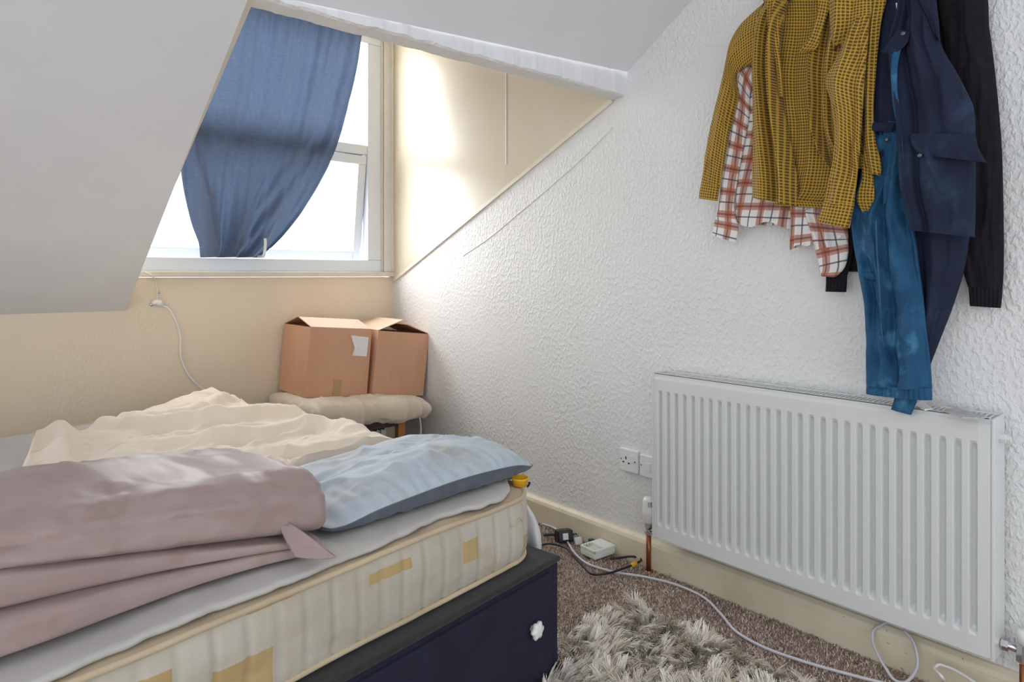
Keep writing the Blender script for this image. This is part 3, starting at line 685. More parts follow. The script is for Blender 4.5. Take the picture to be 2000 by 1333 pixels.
# ================================================================== radiator
rad = empty('radiator', (XR-.055, 1.0, .166), 'white ribbed panel radiator on the right wall', 'radiator')
RX = 2.012; RY1, RY0 = 1.532, .482; RZ0, RZ1 = .166, .766
NG = 29; m0 = .020; pitch = (RY1-RY0-.012-2*m0+.012)/NG
us = []; dep = []
y = RY1-.004; us.append(y); dep.append(0)
for g in range(NG):
    y0 = RY1-m0-g*pitch
    for f, dd in ((.08, 0), (.12, .06), (.16, .25), (.20, .55), (.24, .82), (.28, .96), (.31, 1), (.47, 1), (.50, .96), (.54, .82), (.58, .55), (.62, .25), (.66, .06), (.70, 0)):
        us.append(y0-f*pitch); dep.append(dd)
us.append(RY0+.004); dep.append(0)
vs_ = [RZ0, RZ0+.004, RZ0+.050, RZ0+.056, RZ0+.063, RZ0+.072, RZ0+.30, RZ1-.075, RZ1-.066, RZ1-.058, RZ1-.052, RZ1-.012, RZ1-.003, RZ1]
vd = [0, 0, 0, .25, .8, 1, 1, 1, .8, .25, 0, 0, 0, 0]; rim = [.006, 0, 0, 0, 0, 0, 0, 0, 0, 0, 0, 0, .003, .010]
V = []
for i, yy in enumerate(us):
    e = .003 if i in (0, len(us)-1) else 0
    for j, z in enumerate(vs_): V.append((RX+.015*dep[i]*vd[j]+rim[j]+e, yy, z))
mk('front_panel', V, gridfaces(len(us), len(vs_)), 'radiator_enamel', rad, smooth=False)
box('panel_backing', (RX+.017, RY0+.006, RZ0+.006), (RX+.03, RY1-.006, RZ1-.012), 'radiator_enamel', rad)
box('rear_panel', (XR-.03, RY0+.006, RZ0+.006), (XR-.014, RY1-.006, RZ1-.012), 'radiator_enamel', rad)
box('fin_core', (RX+.03, RY0+.02, RZ0+.02), (XR-.03, RY1-.02, RZ1-.05), 'radiator_dark', rad)
for yy in (RY0-.004, RY1-.004):
    box('side_panel', (RX+.002, yy, RZ0-.002), (XR-.012, yy+.008, RZ1+.009), 'radiator_enamel', rad, .003)
for yy in (RY0+.2, RY1-.2): box('wall_bracket', (XR-.014, yy, RZ0+.05), (XR, yy+.04, RZ1-.05), 'radiator_enamel', rad)
gtop = RZ1+.010
box('top_apron', (RX+.004, RY0+.004, RZ1-.003), (RX+.008, RY1-.004, gtop), 'radiator_enamel', rad)
grl = box('grille', (RX+.004, RY0+.006, gtop-.004), (RX+.020, RY1-.006, gtop), 'radiator_enamel', rad, .001)
box('grille_rail', (XR-.030, RY0+.006, gtop-.004), (XR-.014, RY1-.006, gtop), 'radiator_enamel', grl, .001)
bm = bmesh.new(); yy = RY0+.012
while yy < RY1-.012:
    r = bmesh.ops.create_cube(bm, size=1, matrix=T((RX+XR-.010)/2, yy, gtop-.003) @ Matrix.Diagonal((.066, .0062, .003, 1))); yy += .0135
tag(bmo('grille_slats', bm, 'radiator_enamel', grl), kind='stuff')
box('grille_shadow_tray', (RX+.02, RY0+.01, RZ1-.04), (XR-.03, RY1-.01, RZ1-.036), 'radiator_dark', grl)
bv = PX(1957, 842, 2.066)
lathe('bleed_valve', [(.013, -.008), (.013, .012), (.009, .013), (.009, .022)], 'radiator_enamel', rad, M=T(2.062, RY0-.006, RZ1-.045) @ R(90, 'X'), sides=6, smooth=False)
# scraps on the grille
def scrap(name, pxs, label, mat):
    V = [PZ(x, y, gtop+.004) for x, y in pxs]; n = len(V)
    V2 = [v+Vector((0, 0, .0025+.002*(k % 2))) for k, v in enumerate(V)]
    return tag(mk(name, V+V2, [tuple(range(n))[::-1], tuple(range(n, 2*n))]+[(k, (k+1) % n, n+(k+1) % n, n+k) for k in range(n)], mat, smooth=False), label, 'litter')
scrap('paper_scrap', [(1846, 801), (1870, 800), (1928, 815), (1918, 820), (1880, 817), (1846, 806)], 'flat silver wrapper lying on the right end of the radiator grille', 'paper_grey')
scrap('paper_scrap', [(1787, 792), (1800, 786), (1822, 800), (1806, 803)], 'crumpled pale scrap on the radiator grille beside the trouser cuff', 'label_paper')

# thermostatic valve and copper tail, left
tv = empty('radiator_valve', (2.070, 1.594, 0), 'white thermostatic radiator valve on a copper pipe left of the radiator', 'valve')
zc = PX(1266, 1040, 2.07).z; zt2 = PX(1266, 972, 2.07).z
vy = 1.594
lathe('pipe', [(.0095, 0), (.0095, zc)], 'copper', tv, M=T(2.07, vy, 0), sides=16)
lathe('floor_collar', [(.016, .0), (.016, .006)], 'copper', tv, M=T(2.07, vy, 0), sides=16)
lathe('valve_nut', [(.010, 0), (.016, .002), (.016, .016), (.011, .018), (.011, .026), (.015, .028), (.015, .040), (.018, .042), (.018, .05)], 'chrome', tv, M=T(2.07, vy, zc-.01), sides=6, smooth=False)
tube('valve_tail', [(2.07, vy, zc+.018), (2.07, RY1-.004, zc+.018)], .010, 'chrome', tv, smooth_path=False, sides=12)
hh = zt2-(zc+.036)
hd = lathe('thermostat_head', [(.016, 0), (.021, .006), (.023, hh*.35), (.0245, hh*.42), (.0235, hh*.5), (.022, hh*.9), (.018, hh), (.006, hh+.002)], 'white_plastic', tv, M=T(2.07, vy, zc+.036), sides=40, lobes=lambda a: 1+.02*math.cos(20*a))
for k in range(5):
    a = math.radians(215+k*16); box('grip_slot', (-.0012, -.0008, 0), (.0012, .0008, hh*.20), 'hole_black', hd, M=T(2.07+.0225*math.cos(a), vy+.0225*math.sin(a), zc+.036+hh*.68))

# lockshield valve, right
lv = empty('lockshield_valve', (2.07, .43, 0), 'dull metal valve joint with copper pipe at the right end of the radiator', 'valve')
zl = PX(1978, 1266, 2.07).z
yl_ = PX(1999, 1266, 2.07).y
tube('valve_tail', [(2.07, RY0, zl+.004), (2.07, yl_+.012, zl)], .0095, 'chrome', lv, smooth_path=False, sides=12)
lathe('valve_nut', [(.015, 0), (.015, .016)], 'chrome', lv, M=T(2.07, RY0-.022, zl+.002) @ R(-90, 'X'), sides=6, smooth=False)
lathe('valve_body', [(.012, -.03), (.016, -.026), (.016, .018), (.012, .02)], 'chrome', lv, M=T(2.07, yl_, zl), sides=6, smooth=False)
lathe('cap', [(.013, 0), (.014, .03), (.010, .034)], 'white_plastic', lv, M=T(2.07, yl_, zl+.02), sides=18)
lathe('pipe', [(.0085, 0), (.0085, zl-.028)], 'copper', lv, M=T(2.07, yl_, 0), sides=14)

# sockets
def plate(px0, py0, px1, py1, name, label, X=XR):
    a = PX(px0, py0, X); b = PX(px1, py1, X); e = empty(name, (X, (a.y+b.y)/2, (a.z+b.z)/2), label, 'socket')
    y0, y1 = min(a.y, b.y), max(a.y, b.y); z1 = a.z; z0 = z1-(y1-y0)*.98
    box('plate', (X-.016, y0, z0), (X+.001, y1, z1), 'white_plastic', e, .004, 3); return e, y0, y1, z0, z1
e, y0, y1, z0, z1 = plate(1215, 873, 1250, 884, 'wall_socket', 'white single switched wall socket left of the radiator')
def so(fx, fz, wy, wz, mat, nm, th=.0165, proud=0):
    yy = y1-(y1-y0)*fx; zq = z0+(z1-z0)*fz; return box(nm, (XR-th-proud, yy-wy/2, zq-wz/2), (XR-.012, yy+wy/2, zq+wz/2), mat, e, .0006 if wy > .004 else 0)
so(.36, .60, .006, .012, 'hole_black', 'earth_slot'); so(.22, .40, .009, .006, 'hole_black', 'pin_slot'); so(.52, .38, .009, .006, 'hole_black', 'pin_slot')
so(.68, .60, .017, .027, 'white_plastic', 'rocker', .016, .005); so(.09, .52, .005, .005, 'hole_black', 'screw'); so(.86, .50, .006, .006, 'hole_black', 'screw')
e, y0, y1, z0, z1 = plate(1254, 886, 1289, 897, 'spur_plate', 'white switch plate half hidden behind the left end of the radiator')
so(.10, .52, .005, .005, 'hole_black', 'screw'); so(.5, .5, .020, .030, 'white_plastic', 'rocker', .016, .004)

# ================================================================== floor clutter
def fl(pts, z=.007, lift=()):
    out = []
    for k, (x, y) in enumerate(pts): out.append(PZ(x, y, z+(lift[k] if k < len(lift) else 0)))
    return out
tag(tube('extension_cable', fl([(1060, 1024), (1078, 1030), (1096, 1042), (1112, 1065), (1124, 1083), (1148, 1102), (1195, 1117), (1262, 1128), (1318, 1142), (1375, 1168), (1408, 1200), (1440, 1236), (1485, 1262), (1560, 1290), (1650, 1316), (1745, 1340), (1850, 1366)], .012), .0047, 'lavender_cable', n=180),
    'long pale lavender cable snaking over the carpet from the bed to the right', 'cable')
tag(tube('black_cable', fl([(1030, 1074), (1050, 1067), (1075, 1063), (1098, 1068), (1120, 1085), (1140, 1108), (1160, 1123), (1185, 1121), (1215, 1112), (1240, 1102), (1252, 1095), (1250, 1090), (1235, 1088), (1205, 1091), (1192, 1092)], .025), .0042, 'black_rubber', n=120),
    'black cable looping on the carpet in front of the white charger', 'cable')
tag(tube('black_cable', fl([(1108, 1047), (1125, 1044), (1142, 1046), (1152, 1054), (1158, 1060)], .02), .004, 'black_rubber', n=40), 'short black lead between the black adapter and the white charger', 'cable')
tag(tube('black_cable', fl([(1062, 1046), (1078, 1045), (1090, 1046)], .02), .0055, 'black_rubber', n=20), 'thick black lead entering the black adapter from behind the bed', 'cable')
c = PZ(1238, 1103, .025); dirv = (PZ(1250, 1096, .025)-PZ(1222, 1109, .025)).normalized()
tag(tube('cable_clip', [c-dirv*.016, c-dirv*.012, c+dirv*.012, c+dirv*.016], [.006, .0085, .0085, .006], 'yellow_plastic', smooth_path=False, sides=6), 'small yellow clip around the black cable near the copper pipe', 'clip')
# adapter
ad = empty('power_adapter', PZ(1100, 1062, 0), 'black power adapter with a pale sticker lying on the carpet', 'adapter')
ac = PZ(1102, 1061, 0); Ma = T(ac.x, ac.y, .005) @ R(-25, 'Z') @ R(-12, 'X')
box('body', (-.034, -.028, 0), (.034, .028, .050), 'black_rubber', ad, .009, 3, M=Ma); box('sticker', (-.014, -.0292, .012), (.010, -.0278, .038), 'label_paper', ad, M=Ma)
# white plug beside it
pg = empty('white_plug', PZ(1130, 1066, 0), 'small white plug head lying between the adapter and the charger', 'plug')
gc = PZ(1129, 1064, .0); Mg = T(gc.x, gc.y, .014) @ R(-20, 'Z') @ R(60, 'X')
box('plug_body', (-.017, -.016, -.008), (.017, .016, .008), 'charger_white', pg, .005, 2, M=Mg)
for xx in (-.008, .008): box('pin', (xx-.002, .016, -.002), (xx+.002, .028, .002), 'chrome', pg, M=Mg)
# charger: corner points measured on the carpet
ch = empty('battery_charger', PZ(1170, 1085, 0), 'white battery charger with an empty bay on the carpet by the skirting board', 'charger')
fc = PZ(1162, 1099, .004); rc = PZ(1202, 1085, .004); lc = PZ(1138, 1083, .004)
uxx = (rc-fc); uyy = (lc-fc); cw, cl_ = uxx.length, uyy.length; uxx.normalize(); uyy = (uyy-uxx*uyy.dot(uxx)).normalized()
Mc = Matrix(((uxx.x, uyy.x, 0, fc.x), (uxx.y, uyy.y, 0, fc.y), (0, 0, 1, .010), (0, 0, 0, 1))); cl_ = max(cl_, .085); cw = max(cw, .10)
box('case', (0, 0, 0), (cw, cl_, .024), 'charger_white', ch, .006, 3, M=Mc)
box('rim', (.0, .0, .022), (.007, cl_, .036), 'charger_white', ch, .003, 2, M=Mc); box('rim', (0, cl_-.007, .022), (cw, cl_, .036), 'charger_white', ch, .003, 2, M=Mc)
box('rim', (0, 0, .022), (cw, .007, .036), 'charger_white', ch, .003, 2, M=Mc)
box('bay', (.007, .007, .0235), (cw*.5, cl_-.007, .0255), 'charger_cream', ch, M=Mc); box('lid', (cw*.5, .006, .022), (cw, cl_-.006, .037), 'charger_white', ch, .004, 2, M=Mc)
for k in range(3): box('contact', (.012+k*.014, cl_-.010, .026), (.018+k*.014, cl_-.006, .034), 'chrome', ch, M=Mc)
pp = PZ(1160, 1060, .02)
tag(box('lead_plug', (-.014, -.009, 0), (.014, .009, .016), 'green_plug', bevel=.003, M=T(pp.x, pp.y+.012, .014) @ R(-30, 'Z')), 'dark green plug pushed in behind the white charger', 'plug')
# loops under the radiator, right
lp = [PX(1765, 1232, 2.083), PX(1780, 1248, 2.078), PX(1790, 1275, 2.07), PX(1792, 1300, 2.06), PX(1782, 1322, 2.045), PZ(1765, 1334, .010), PZ(1750, 1331, .010), PX(1730, 1306, 2.03), PX(1714, 1278, 2.05), PX(1704, 1250, 2.068), PX(1706, 1232, 2.08), PX(1722, 1221, 2.088), PX(1740, 1212, 2.088)]
for q in lp: q.z = max(q.z, .008)
tag(tube('loop_cable', lp, .0042, 'lavender_cable', n=110), 'thin pale cable hanging in a loop below the radiator', 'cable')
lp = [PZ(1846, 1338, .012), PX(1836, 1318, 2.03), PX(1826, 1305, 2.05), PX(1832, 1299, 2.06), PX(1850, 1303, 2.065), PX(1880, 1318, 2.06), PX(1902, 1333, 2.05), PX(1925, 1350, 2.04)]
for q in lp: q.z = max(q.z, .010)
tag(tube('bent_cable', lp, .0042, 'white_cable', n=70), 'short bent white cable on the carpet at the foot of the skirting board', 'cable')

# ------------------------------------------------------------------ rug and carpet pile
def blades(name, base, dirs, length, width, bend, seg, mat, parent=None, tone=None):
    n = len(base); up = np.array([0, 0, 1.]); side = np.cross(dirs, up); side /= np.linalg.norm(side, axis=1)[:, None]+1e-9
    V = np.zeros((n, (seg+1)*2, 3))
    for k in range(seg+1):
        t = k/seg; ang = bend*t; hx = length*(1-np.cos(ang))/np.maximum(bend, 1e-3); hz = length*np.sin(ang)/np.maximum(bend, 1e-3)
        c = base+dirs*hx[:, None]+up*hz[:, None]; wq = width*(1-.75*t)
        V[:, 2*k] = c-side*wq[:, None]/2; V[:, 2*k+1] = c+side*wq[:, None]/2
    idx = np.arange(n)[:, None]*(seg+1)*2; Fq = np.concatenate([idx+np.array([[2*k, 2*k+1, 2*k+3, 2*k+2]]) for k in range(seg)], 0)
    me = bpy.data.meshes.new(name); nv = n*(seg+1)*2; nf = len(Fq)
    me.vertices.add(nv); me.vertices.foreach_set('co', np.maximum(V, [-9, -9, .0015]).astype(np.float32).ravel())
    me.loops.add(nf*4); me.loops.foreach_set('vertex_index', Fq.astype(np.int32).ravel()); me.polygons.add(nf)
    me.polygons.foreach_set('loop_start', np.arange(nf, dtype=np.int32)*4); me.polygons.foreach_set('loop_total', np.full(nf, 4, np.int32))
    me.materials.append(MATS[mat]); me.update(calc_edges=True)
    at = me.attributes.new('tone', 'FLOAT', 'POINT'); at.data.foreach_set('value', np.repeat(tone, (seg+1)*2).astype(np.float32))
    o = bpy.data.objects.new(name, me); COL.objects.link(o)
    if parent is not None: o.parent = parent; o.matrix_parent_inverse = parent_world(parent).inverted()
    return o
rs = np.random.RandomState(7)
def inbed(x, y, m=.0):
    qx = x-D0.x; qy = y-D0.y; a = qx*E1.x+qy*E1.y; b = qx*E2.x+qy*E2.y; return (a > -m) & (b > -m)
RU = (.93, 1.79, .30, 1.475)
rug = empty('shaggy_rug', (1.4, .9, 0), 'cream and beige shaggy rug on the carpet beside the bed', 'rug')
prism('backing', [(.95, RU[2]), (RU[1]-.02, RU[2]), (RU[1]-.02, RU[3]-.02), (1.352, RU[3]-.02), (1.352, 1.322), (.95, 1.252)], 2, .001, .009, 'rug_backing', rug)
nt = 4300; tx = rs.uniform(RU[0], RU[1], nt); ty = rs.uniform(RU[2], RU[3], nt); k = ~inbed(tx, ty, .012); tx, ty = tx[k], ty[k]
# ragged border
k = (tx < RU[1]-.02*rs.rand(len(tx))) & (ty < RU[3]-.03*rs.rand(len(ty))-.25*np.clip(tx-1.72, 0, 1)); tx, ty = tx[k], ty[k]; nt = len(tx)
flow = fbm(tx*5, ty*5, 13)*3.6+rs.normal(0, .7, nt)-1.0; NB = 17
bx_ = np.repeat(tx, NB)+rs.normal(0, .0045, nt*NB); by_ = np.repeat(ty, NB)+rs.normal(0, .0045, nt*NB)
an = np.repeat(flow, NB)+rs.normal(0, .16, nt*NB); dd_ = np.c_[np.cos(an), np.sin(an), 0*an]
ln_ = np.repeat(rs.uniform(.045, .075, nt), NB)*rs.uniform(.8, 1.1, nt*NB); bd_ = np.repeat(rs.uniform(.95, 1.75, nt), NB)*rs.uniform(.85, 1.15, nt*NB)
kk = ~inbed(bx_+dd_[:, 0]*ln_*.8, by_+dd_[:, 1]*ln_*.8, .003) & ~inbed(bx_, by_, .003)
tn = np.clip(np.repeat(np.clip(.6+.28*rs.normal(0, 1, nt)+.15*fbm(tx*4, ty*4, 5), 0, 1), NB)+rs.normal(0, .12, nt*NB), 0, 1)
tag(blades('pile', np.c_[bx_, by_, np.full(nt*NB, .008)][kk], dd_[kk], ln_[kk], rs.uniform(.0028, .0052, nt*NB)[kk], bd_[kk], 4, 'rug_fibre', rug, tn[kk]), kind='stuff')
npile = 95000; qx = rs.uniform(1.28, XR-.029, npile); qy = rs.uniform(.30, 2.75, npile)
k = ~inbed(qx, qy, .002) & ~((qx < RU[1]-.05) & (qy < RU[3]-.08)); qx, qy = qx[k], qy[k]; n_ = len(qx)
an = rs.uniform(0, 6.283, n_); tn = np.clip(.45+.32*rs.normal(0, 1, n_)+.12*fbm(qx*6, qy*6, 2), 0, 1)
tag(blades('carpet_pile', np.c_[qx, qy, np.full(n_, -.001)], np.c_[np.cos(an), np.sin(an), 0*an], rs.uniform(.007, .013, n_), rs.uniform(.003, .0055, n_), rs.uniform(.6, 1.6, n_), 2, 'carpet_fibre', floor, tn), kind='stuff')

# ================================================================== clothes on the right wall
def loft(name, rows, mat, parent, d, th, folds=(), n=70, m=56, seed=0, wr=.004, wf=(5, 7), back=.012, uo=0, cap=False, lip=0):
    """tube of cloth between a left and a right outline; d = distance from the wall, th = fullness, folds = ridges down the cloth"""
    Rw = []
    for r in rows:
        dd = d if len(r) < 5 else r[4]
        Rw.append(list(PX(r[0], r[1], XR-dd))+list(PX(r[2], r[3], XR-dd)))
    A = np.array(Rw); mid = (A[:, :3]+A[:, 3:])/2
    Lc = np.r_[0, np.cumsum(np.linalg.norm(np.diff(mid, axis=0), axis=1))]; tot = Lc[-1]; t = np.linspace(0, 1, n)
    Lk = Lc/tot; G = np.gradient(A, Lk, axis=0); k = np.clip(np.searchsorted(Lk, t, 'right')-1, 0, len(Lk)-2); h = (Lk[k+1]-Lk[k])[:, None]; s_ = ((t-Lk[k])/h[:, 0])[:, None]
    I = (2*s_**3-3*s_**2+1)*A[k]+(s_**3-2*s_**2+s_)*h*G[k]+(-2*s_**3+3*s_**2)*A[k+1]+(s_**3-s_**2)*h*G[k+1]
    Lw, Rw2 = I[:, :3], I[:, 3:]; s = np.linspace(0, 1, m)[None, :]; tt = t[:, None]
    width = np.linalg.norm(Rw2-Lw, axis=1)[:, None]
    sh = (1-(2*s-1)**2)**.5
    off = th*sh*np.clip(width/.12, .35, 1)
    for (s0, s1, wd, am, t0, t1) in folds:
        q = np.clip((tt-t0)/(t1-t0), 0, 1); cen = s0+(s1-s0)*q; f = sstep(t0-.001, t0+.12, tt)*(1-sstep(t1-.08, t1+.04, tt)) if t1 < .99 else sstep(t0-.001, t0+.12, tt) if t0 > .01 else np.ones_like(tt)
        off = off+am*np.exp(-((s-cen)/wd)**2)*f
    off = off+wr*(fbm(s*wf[0]*.6, tt*wf[1]*tot, seed)+.9*(ridged(s*wf[0]*.7+tt*2, tt*wf[1]*tot*.8, seed+3, 2)-.8))*sh**.5
    front = Lw[:, None, :]*(1-s[..., None])+Rw2[:, None, :]*s[..., None]; front[..., 0] -= off
    # ragged hem
    front[-1, :, 2] += lip*np.sin(s[0]*9+seed)
    mb = m//2; sb = np.linspace(1, 0, mb+2)[1:-1][None, :]; bk_ = Lw[:, None, :]*(1-sb[..., None])+Rw2[:, None, :]*sb[..., None]; bk_[..., 0] += back*(1-(2*sb-1)**2)**.5
    V = np.concatenate([front, bk_], 1); nm = m+mb; V[..., 0] = np.minimum(V[..., 0], XR-.004)
    wid = float(np.median(width)); uu = np.concatenate([(s-.5)*width, (sb-.5)*width], 1)+uo; vv_ = np.repeat(tt*tot, nm, 1)
    uv = np.stack([uu, vv_], -1).reshape(-1, 2)
    Fc = gridfaces(n, nm, 0, True)
    return mk(name, V.reshape(-1, 3), Fc, mat, parent, uv=uv)

# black jumper, behind everything
ju = empty('jumper', PX(1900, 560, XR-.02), 'black knitted jumper hanging behind the blue jacket against the wall', 'jumper')
loft('body', [(1745, -88, 1860, -88), (1700, -40, 1930, -40), (1690, 60, 1880, 60), (1680, 250, 1880, 250), (1662, 400, 1890, 400), (1657, 470, 1880, 470), (1656, 531, 1676, 531)], 'knit_black', ju, .022, .012, seed=3)
sl = loft('sleeve', [(1840, -82, 1872, -82), (1830, -40, 1915, -40), (1840, 60, 1933, 58), (1852, 172, 1947, 172), (1868, 293, 1957, 293), (1882, 400, 1960, 410), (1878, 480, 1961, 490), (1881, 531, 1960, 540), (1891, 562, 1958, 568)], 'knit_black', ju, .035, .020, seed=5)
loft('cuff', [(1891, 560, 1958, 566), (1893, 580, 1957, 585), (1894, 598, 1955, 602)], 'knit_black', sl, .036, .016, folds=[(x, x, .03, .003, 0, 1) for x in np.linspace(.08, .92, 8)], n=16, seed=6, wr=.001)
sl = loft('sleeve', [(1620, 300, 1680, 300), (1614, 420, 1672, 420), (1612, 500, 1664, 505), (1613, 538, 1655, 540)], 'knit_black', ju, .045, .014, seed=8)
loft('cuff', [(1613, 536, 1655, 538), (1613, 555, 1654, 556), (1612, 570, 1653, 571)], 'knit_black', sl, .045, .014, folds=[(x, x, .035, .003, 0, 1) for x in np.linspace(.1, .9, 6)], n=14, seed=9, wr=.001)

# plaid shirt
ps = empty('plaid_shirt', PX(1540, 440, XR-.04), 'white, rust and navy plaid shirt hanging under the mustard checked shirt', 'shirt')
loft('body', [(1530, -40, 1640, -40), (1460, 140, 1640, 140), (1442, 300, 1600, 300), (1437, 400, 1560, 400), (1437, 437, 1545, 442)], 'rust_plaid', ps, .044, .010, folds=[(.15, .15, .06, .008, 0, 1), (.5, .55, .05, .008, .3, 1), (.75, .8, .06, .008, .2, 1)], seed=21, lip=.010, uo=.02)
loft('front_panel', [(1536, 360, 1620, 360), (1541, 390, 1610, 390), (1544, 420, 1600, 420), (1542, 486, 1592, 476)], 'rust_plaid', ps, .062, .014, folds=[(.3, .35, .1, .010, 0, 1)], seed=23, lip=.004, uo=.05)
sl = loft('sleeve', [(1470, 60, 1500, 130), (1446, 130, 1468, 180), (1432, 200, 1464, 230), (1422, 280, 1452, 290), (1410, 350, 1440, 355), (1402, 410, 1434, 412), (1397, 430, 1440, 436)], 'rust_plaid', ps, .055, .018, folds=[(.3, .4, .12, .010, 0, 1)], seed=25)
loft('cuff', [(1397, 428, 1442, 436), (1394, 445, 1441, 455), (1391, 459, 1437, 474)], 'rust_plaid', sl, .058, .016, n=16, seed=26, wr=.002)
sl = loft('sleeve', [(1596, 388, 1652, 392), (1576, 404, 1652, 412), (1582, 450, 1657, 455), (1592, 490, 1657, 478)], 'rust_plaid', ps, .062, .014, folds=[(.35, .5, .1, .016, .1, 1), (.1, .2, .07, .012, .2, 1)], seed=27, uo=.03)
loft('cuff', [(1592, 488, 1658, 476), (1598, 510, 1657, 495), (1603, 534, 1645, 530), (1604, 540, 1632, 542)], 'rust_plaid', sl, .064, .016, n=22, seed=28, wr=.003, uo=.03)
lathe('button', [(.004, 0), (.006, .001), (.006, .003), (.002, .004)], 'white_plastic', sl, M=T(*PX(1640, 462, XR-.086)) @ R(-90, 'Y'), sides=14)

# trousers
tr = empty('trousers', PX(1760, 600, XR-.1), 'teal blue denim trousers hanging down over the radiator top', 'trousers')
lg = loft('leg', [(1780, 250, 1900, 250, .075), (1775, 400, 1900, 400, .075), (1778, 462, 1894, 462, .080), (1784, 520, 1885, 520, .085), (1788, 600, 1861, 600, .082), (1780, 660, 1838, 660, .082), (1762, 720, 1818, 712, .092), (1750, 770, 1797, 770, .118)], 'denim_navy', tr, .09, .022, folds=[(.5, .4, .12, .014, .1, 1), (.15, .3, .08, -.012, .2, 1)], seed=33)
loft('hem', [(1750, 766, 1797, 768, .130), (1745, 785, 1789, 790, .130), (1740, 800, 1780, 811, .130)], 'denim_teal', lg, .130, .014, n=16, seed=34, wr=.001)
lg = loft('leg', [(1700, 240, 1785, 240, .095), (1680, 350, 1785, 350, .10), (1663, 424, 1784, 420, .105), (1668, 486, 1792, 486, .110), (1678, 535, 1798, 535, .112), (1688, 579, 1803, 575, .115), (1692, 641, 1809, 641, .118), (1692, 710, 1817, 710, .122), (1693, 752, 1820, 760, .125)], 'denim_teal', tr, .11, .030,
    folds=[(.42, .32, .06, .014, .25, 1), (.75, .70, .10, .020, .1, 1), (.58, .50, .06, -.014, .2, 1), (.15, .18, .07, -.012, .2, .8), (.12, .08, .05, .012, .45, 1), (.9, .95, .05, -.010, .3, 1), (.20, .48, .045, .012, .30, .50), (.85, .55, .05, .013, .38, .62), (.15, .40, .04, .010, .55, .74), (.90, .62, .05, .014, .62, .88), (.25, .5, .045, -.012, .70, .92), (.7, .85, .05, -.012, .3, .5)], n=110, m=80, seed=35, wr=.010, wf=(6, 9))
loft('hem', [(1693, 750, 1820, 758, .127), (1692, 760, 1821, 770, .127), (1692, 769, 1821, 782, .127)], 'denim_teal', lg, .127, .030, folds=[(x, x, .02, .003, 0, 1) for x in np.linspace(.06, .94, 14)], n=16, m=90, seed=36, wr=.002)
sp_ = [PX(x, y, XR-.154) for k, (x, y) in enumerate(((1711, 430), (1713, 490), (1716, 530), (1719, 580), (1722, 640), (1727, 700), (1729, 752)))]
tube('side_seam', sp_, .0024, 'stitch', lg, n=60, sides=6)
loft('knee_tuck', [(1678, 530, 1714, 536, .128), (1678, 537, 1714, 543, .132), (1679, 543, 1715, 548, .128)], 'denim_teal', lg, .13, .010, n=10, seed=37, folds=[(x, x, .05, .003, 0, 1) for x in (.2, .4, .6, .8)], wr=.001)

# jacket
jk = empty('jacket', PX(1800, 250, XR-.12), 'dark navy denim jacket with pocket flaps hanging right of the mustard shirt', 'jacket')
loft('inner_lining', [(1740, -80, 1796, -80), (1716, -40, 1800, -40), (1708, 100, 1770, 100), (1700, 255, 1762, 255), (1704, 340, 1760, 340), (1712, 400, 1770, 400), (1716, 440, 1775, 440)], 'denim_navy', jk, .105, .014, seed=40)
fr = loft('front_panel', [(1776, -80, 1798, -80), (1765, -40, 1800, -40), (1752, 30, 1826, 15), (1740, 70, 1838, 86), (1736, 110, 1868, 140), (1740, 160, 1888, 178), (1748, 207, 1901, 207), (1754, 293, 1905, 293), (1762, 380, 1906, 380), (1778, 430, 1905, 440), (1784, 451, 1904, 464)], 'denim_navy', jk, .135, .026,
    folds=[(.10, .06, .05, .024, 0, 1), (.30, .25, .05, -.018, .1, 1), (.42, .62, .05, .014, .05, .35), (.95, .65, .06, .014, .3, .6), (.35, .6, .05, .012, .62, .85), (.55, .45, .10, .014, .2, .9), (.8, .7, .08, .010, .15, .7)], n=90, seed=41, wr=.005)
loft('placket', [(1752, 60, 1772, 66, .165), (1742, 100, 1758, 104, .167), (1740, 160, 1752, 162, .168), (1744, 207, 1756, 207, .168), (1750, 240, 1760, 242, .166), (1755, 300, 1764, 300, .163), (1762, 380, 1772, 380, .158), (1775, 440, 1790, 450, .150)], 'denim_teal', fr, .165, .008, n=60, m=16, seed=42, wr=.0015, back=.01)  # teal instead of navy: highlight along the front edge fold, put into the colour
co = loft('collar', [(1785, -45, 1826, -40, .15), (1792, -5, 1830, 10, .155), (1806, 25, 1834, 45, .157), (1822, 62, 1836, 80, .15)], 'denim_navy', jk, .15, .012, n=30, m=24, seed=43, wr=.002)
fp_ = loft('pocket_flap', [(1752, 58, 1778, 62, .172), (1738, 78, 1772, 84, .174), (1722, 98, 1748, 102, .170), (1718, 102, 1730, 106, .166)], 'denim_navy', fr, .17, .006, n=24, m=20, seed=44, wr=.002)
fq = loft('pocket_flap', [(1776, 262, 1905, 262, .168), (1780, 282, 1910, 285, .170), (1792, 298, 1918, 302, .172), (1804, 304, 1927, 318, .172)], 'denim_navy', fr, .17, .010, n=24, m=40, seed=45, wr=.003)
loft('pocket_flap', [(1704, 240, 1748, 240, .135), (1702, 252, 1746, 252, .137), (1702, 256, 1742, 258, .135)], 'denim_navy', jk, .135, .006, n=14, m=20, seed=46, wr=.002)
for (x, y, dd, par) in ((1764, 66, .184, fr), (1797, 304, .182, fr), (1732, 273, .128, jk)):
    lathe('button', [(.0035, -.002), (.0058, 0), (.0058, .003), (.0035, .0045)], 'button_steel', par, M=T(*PX(x, y, XR-dd)) @ R(-90, 'Y'), sides=14)
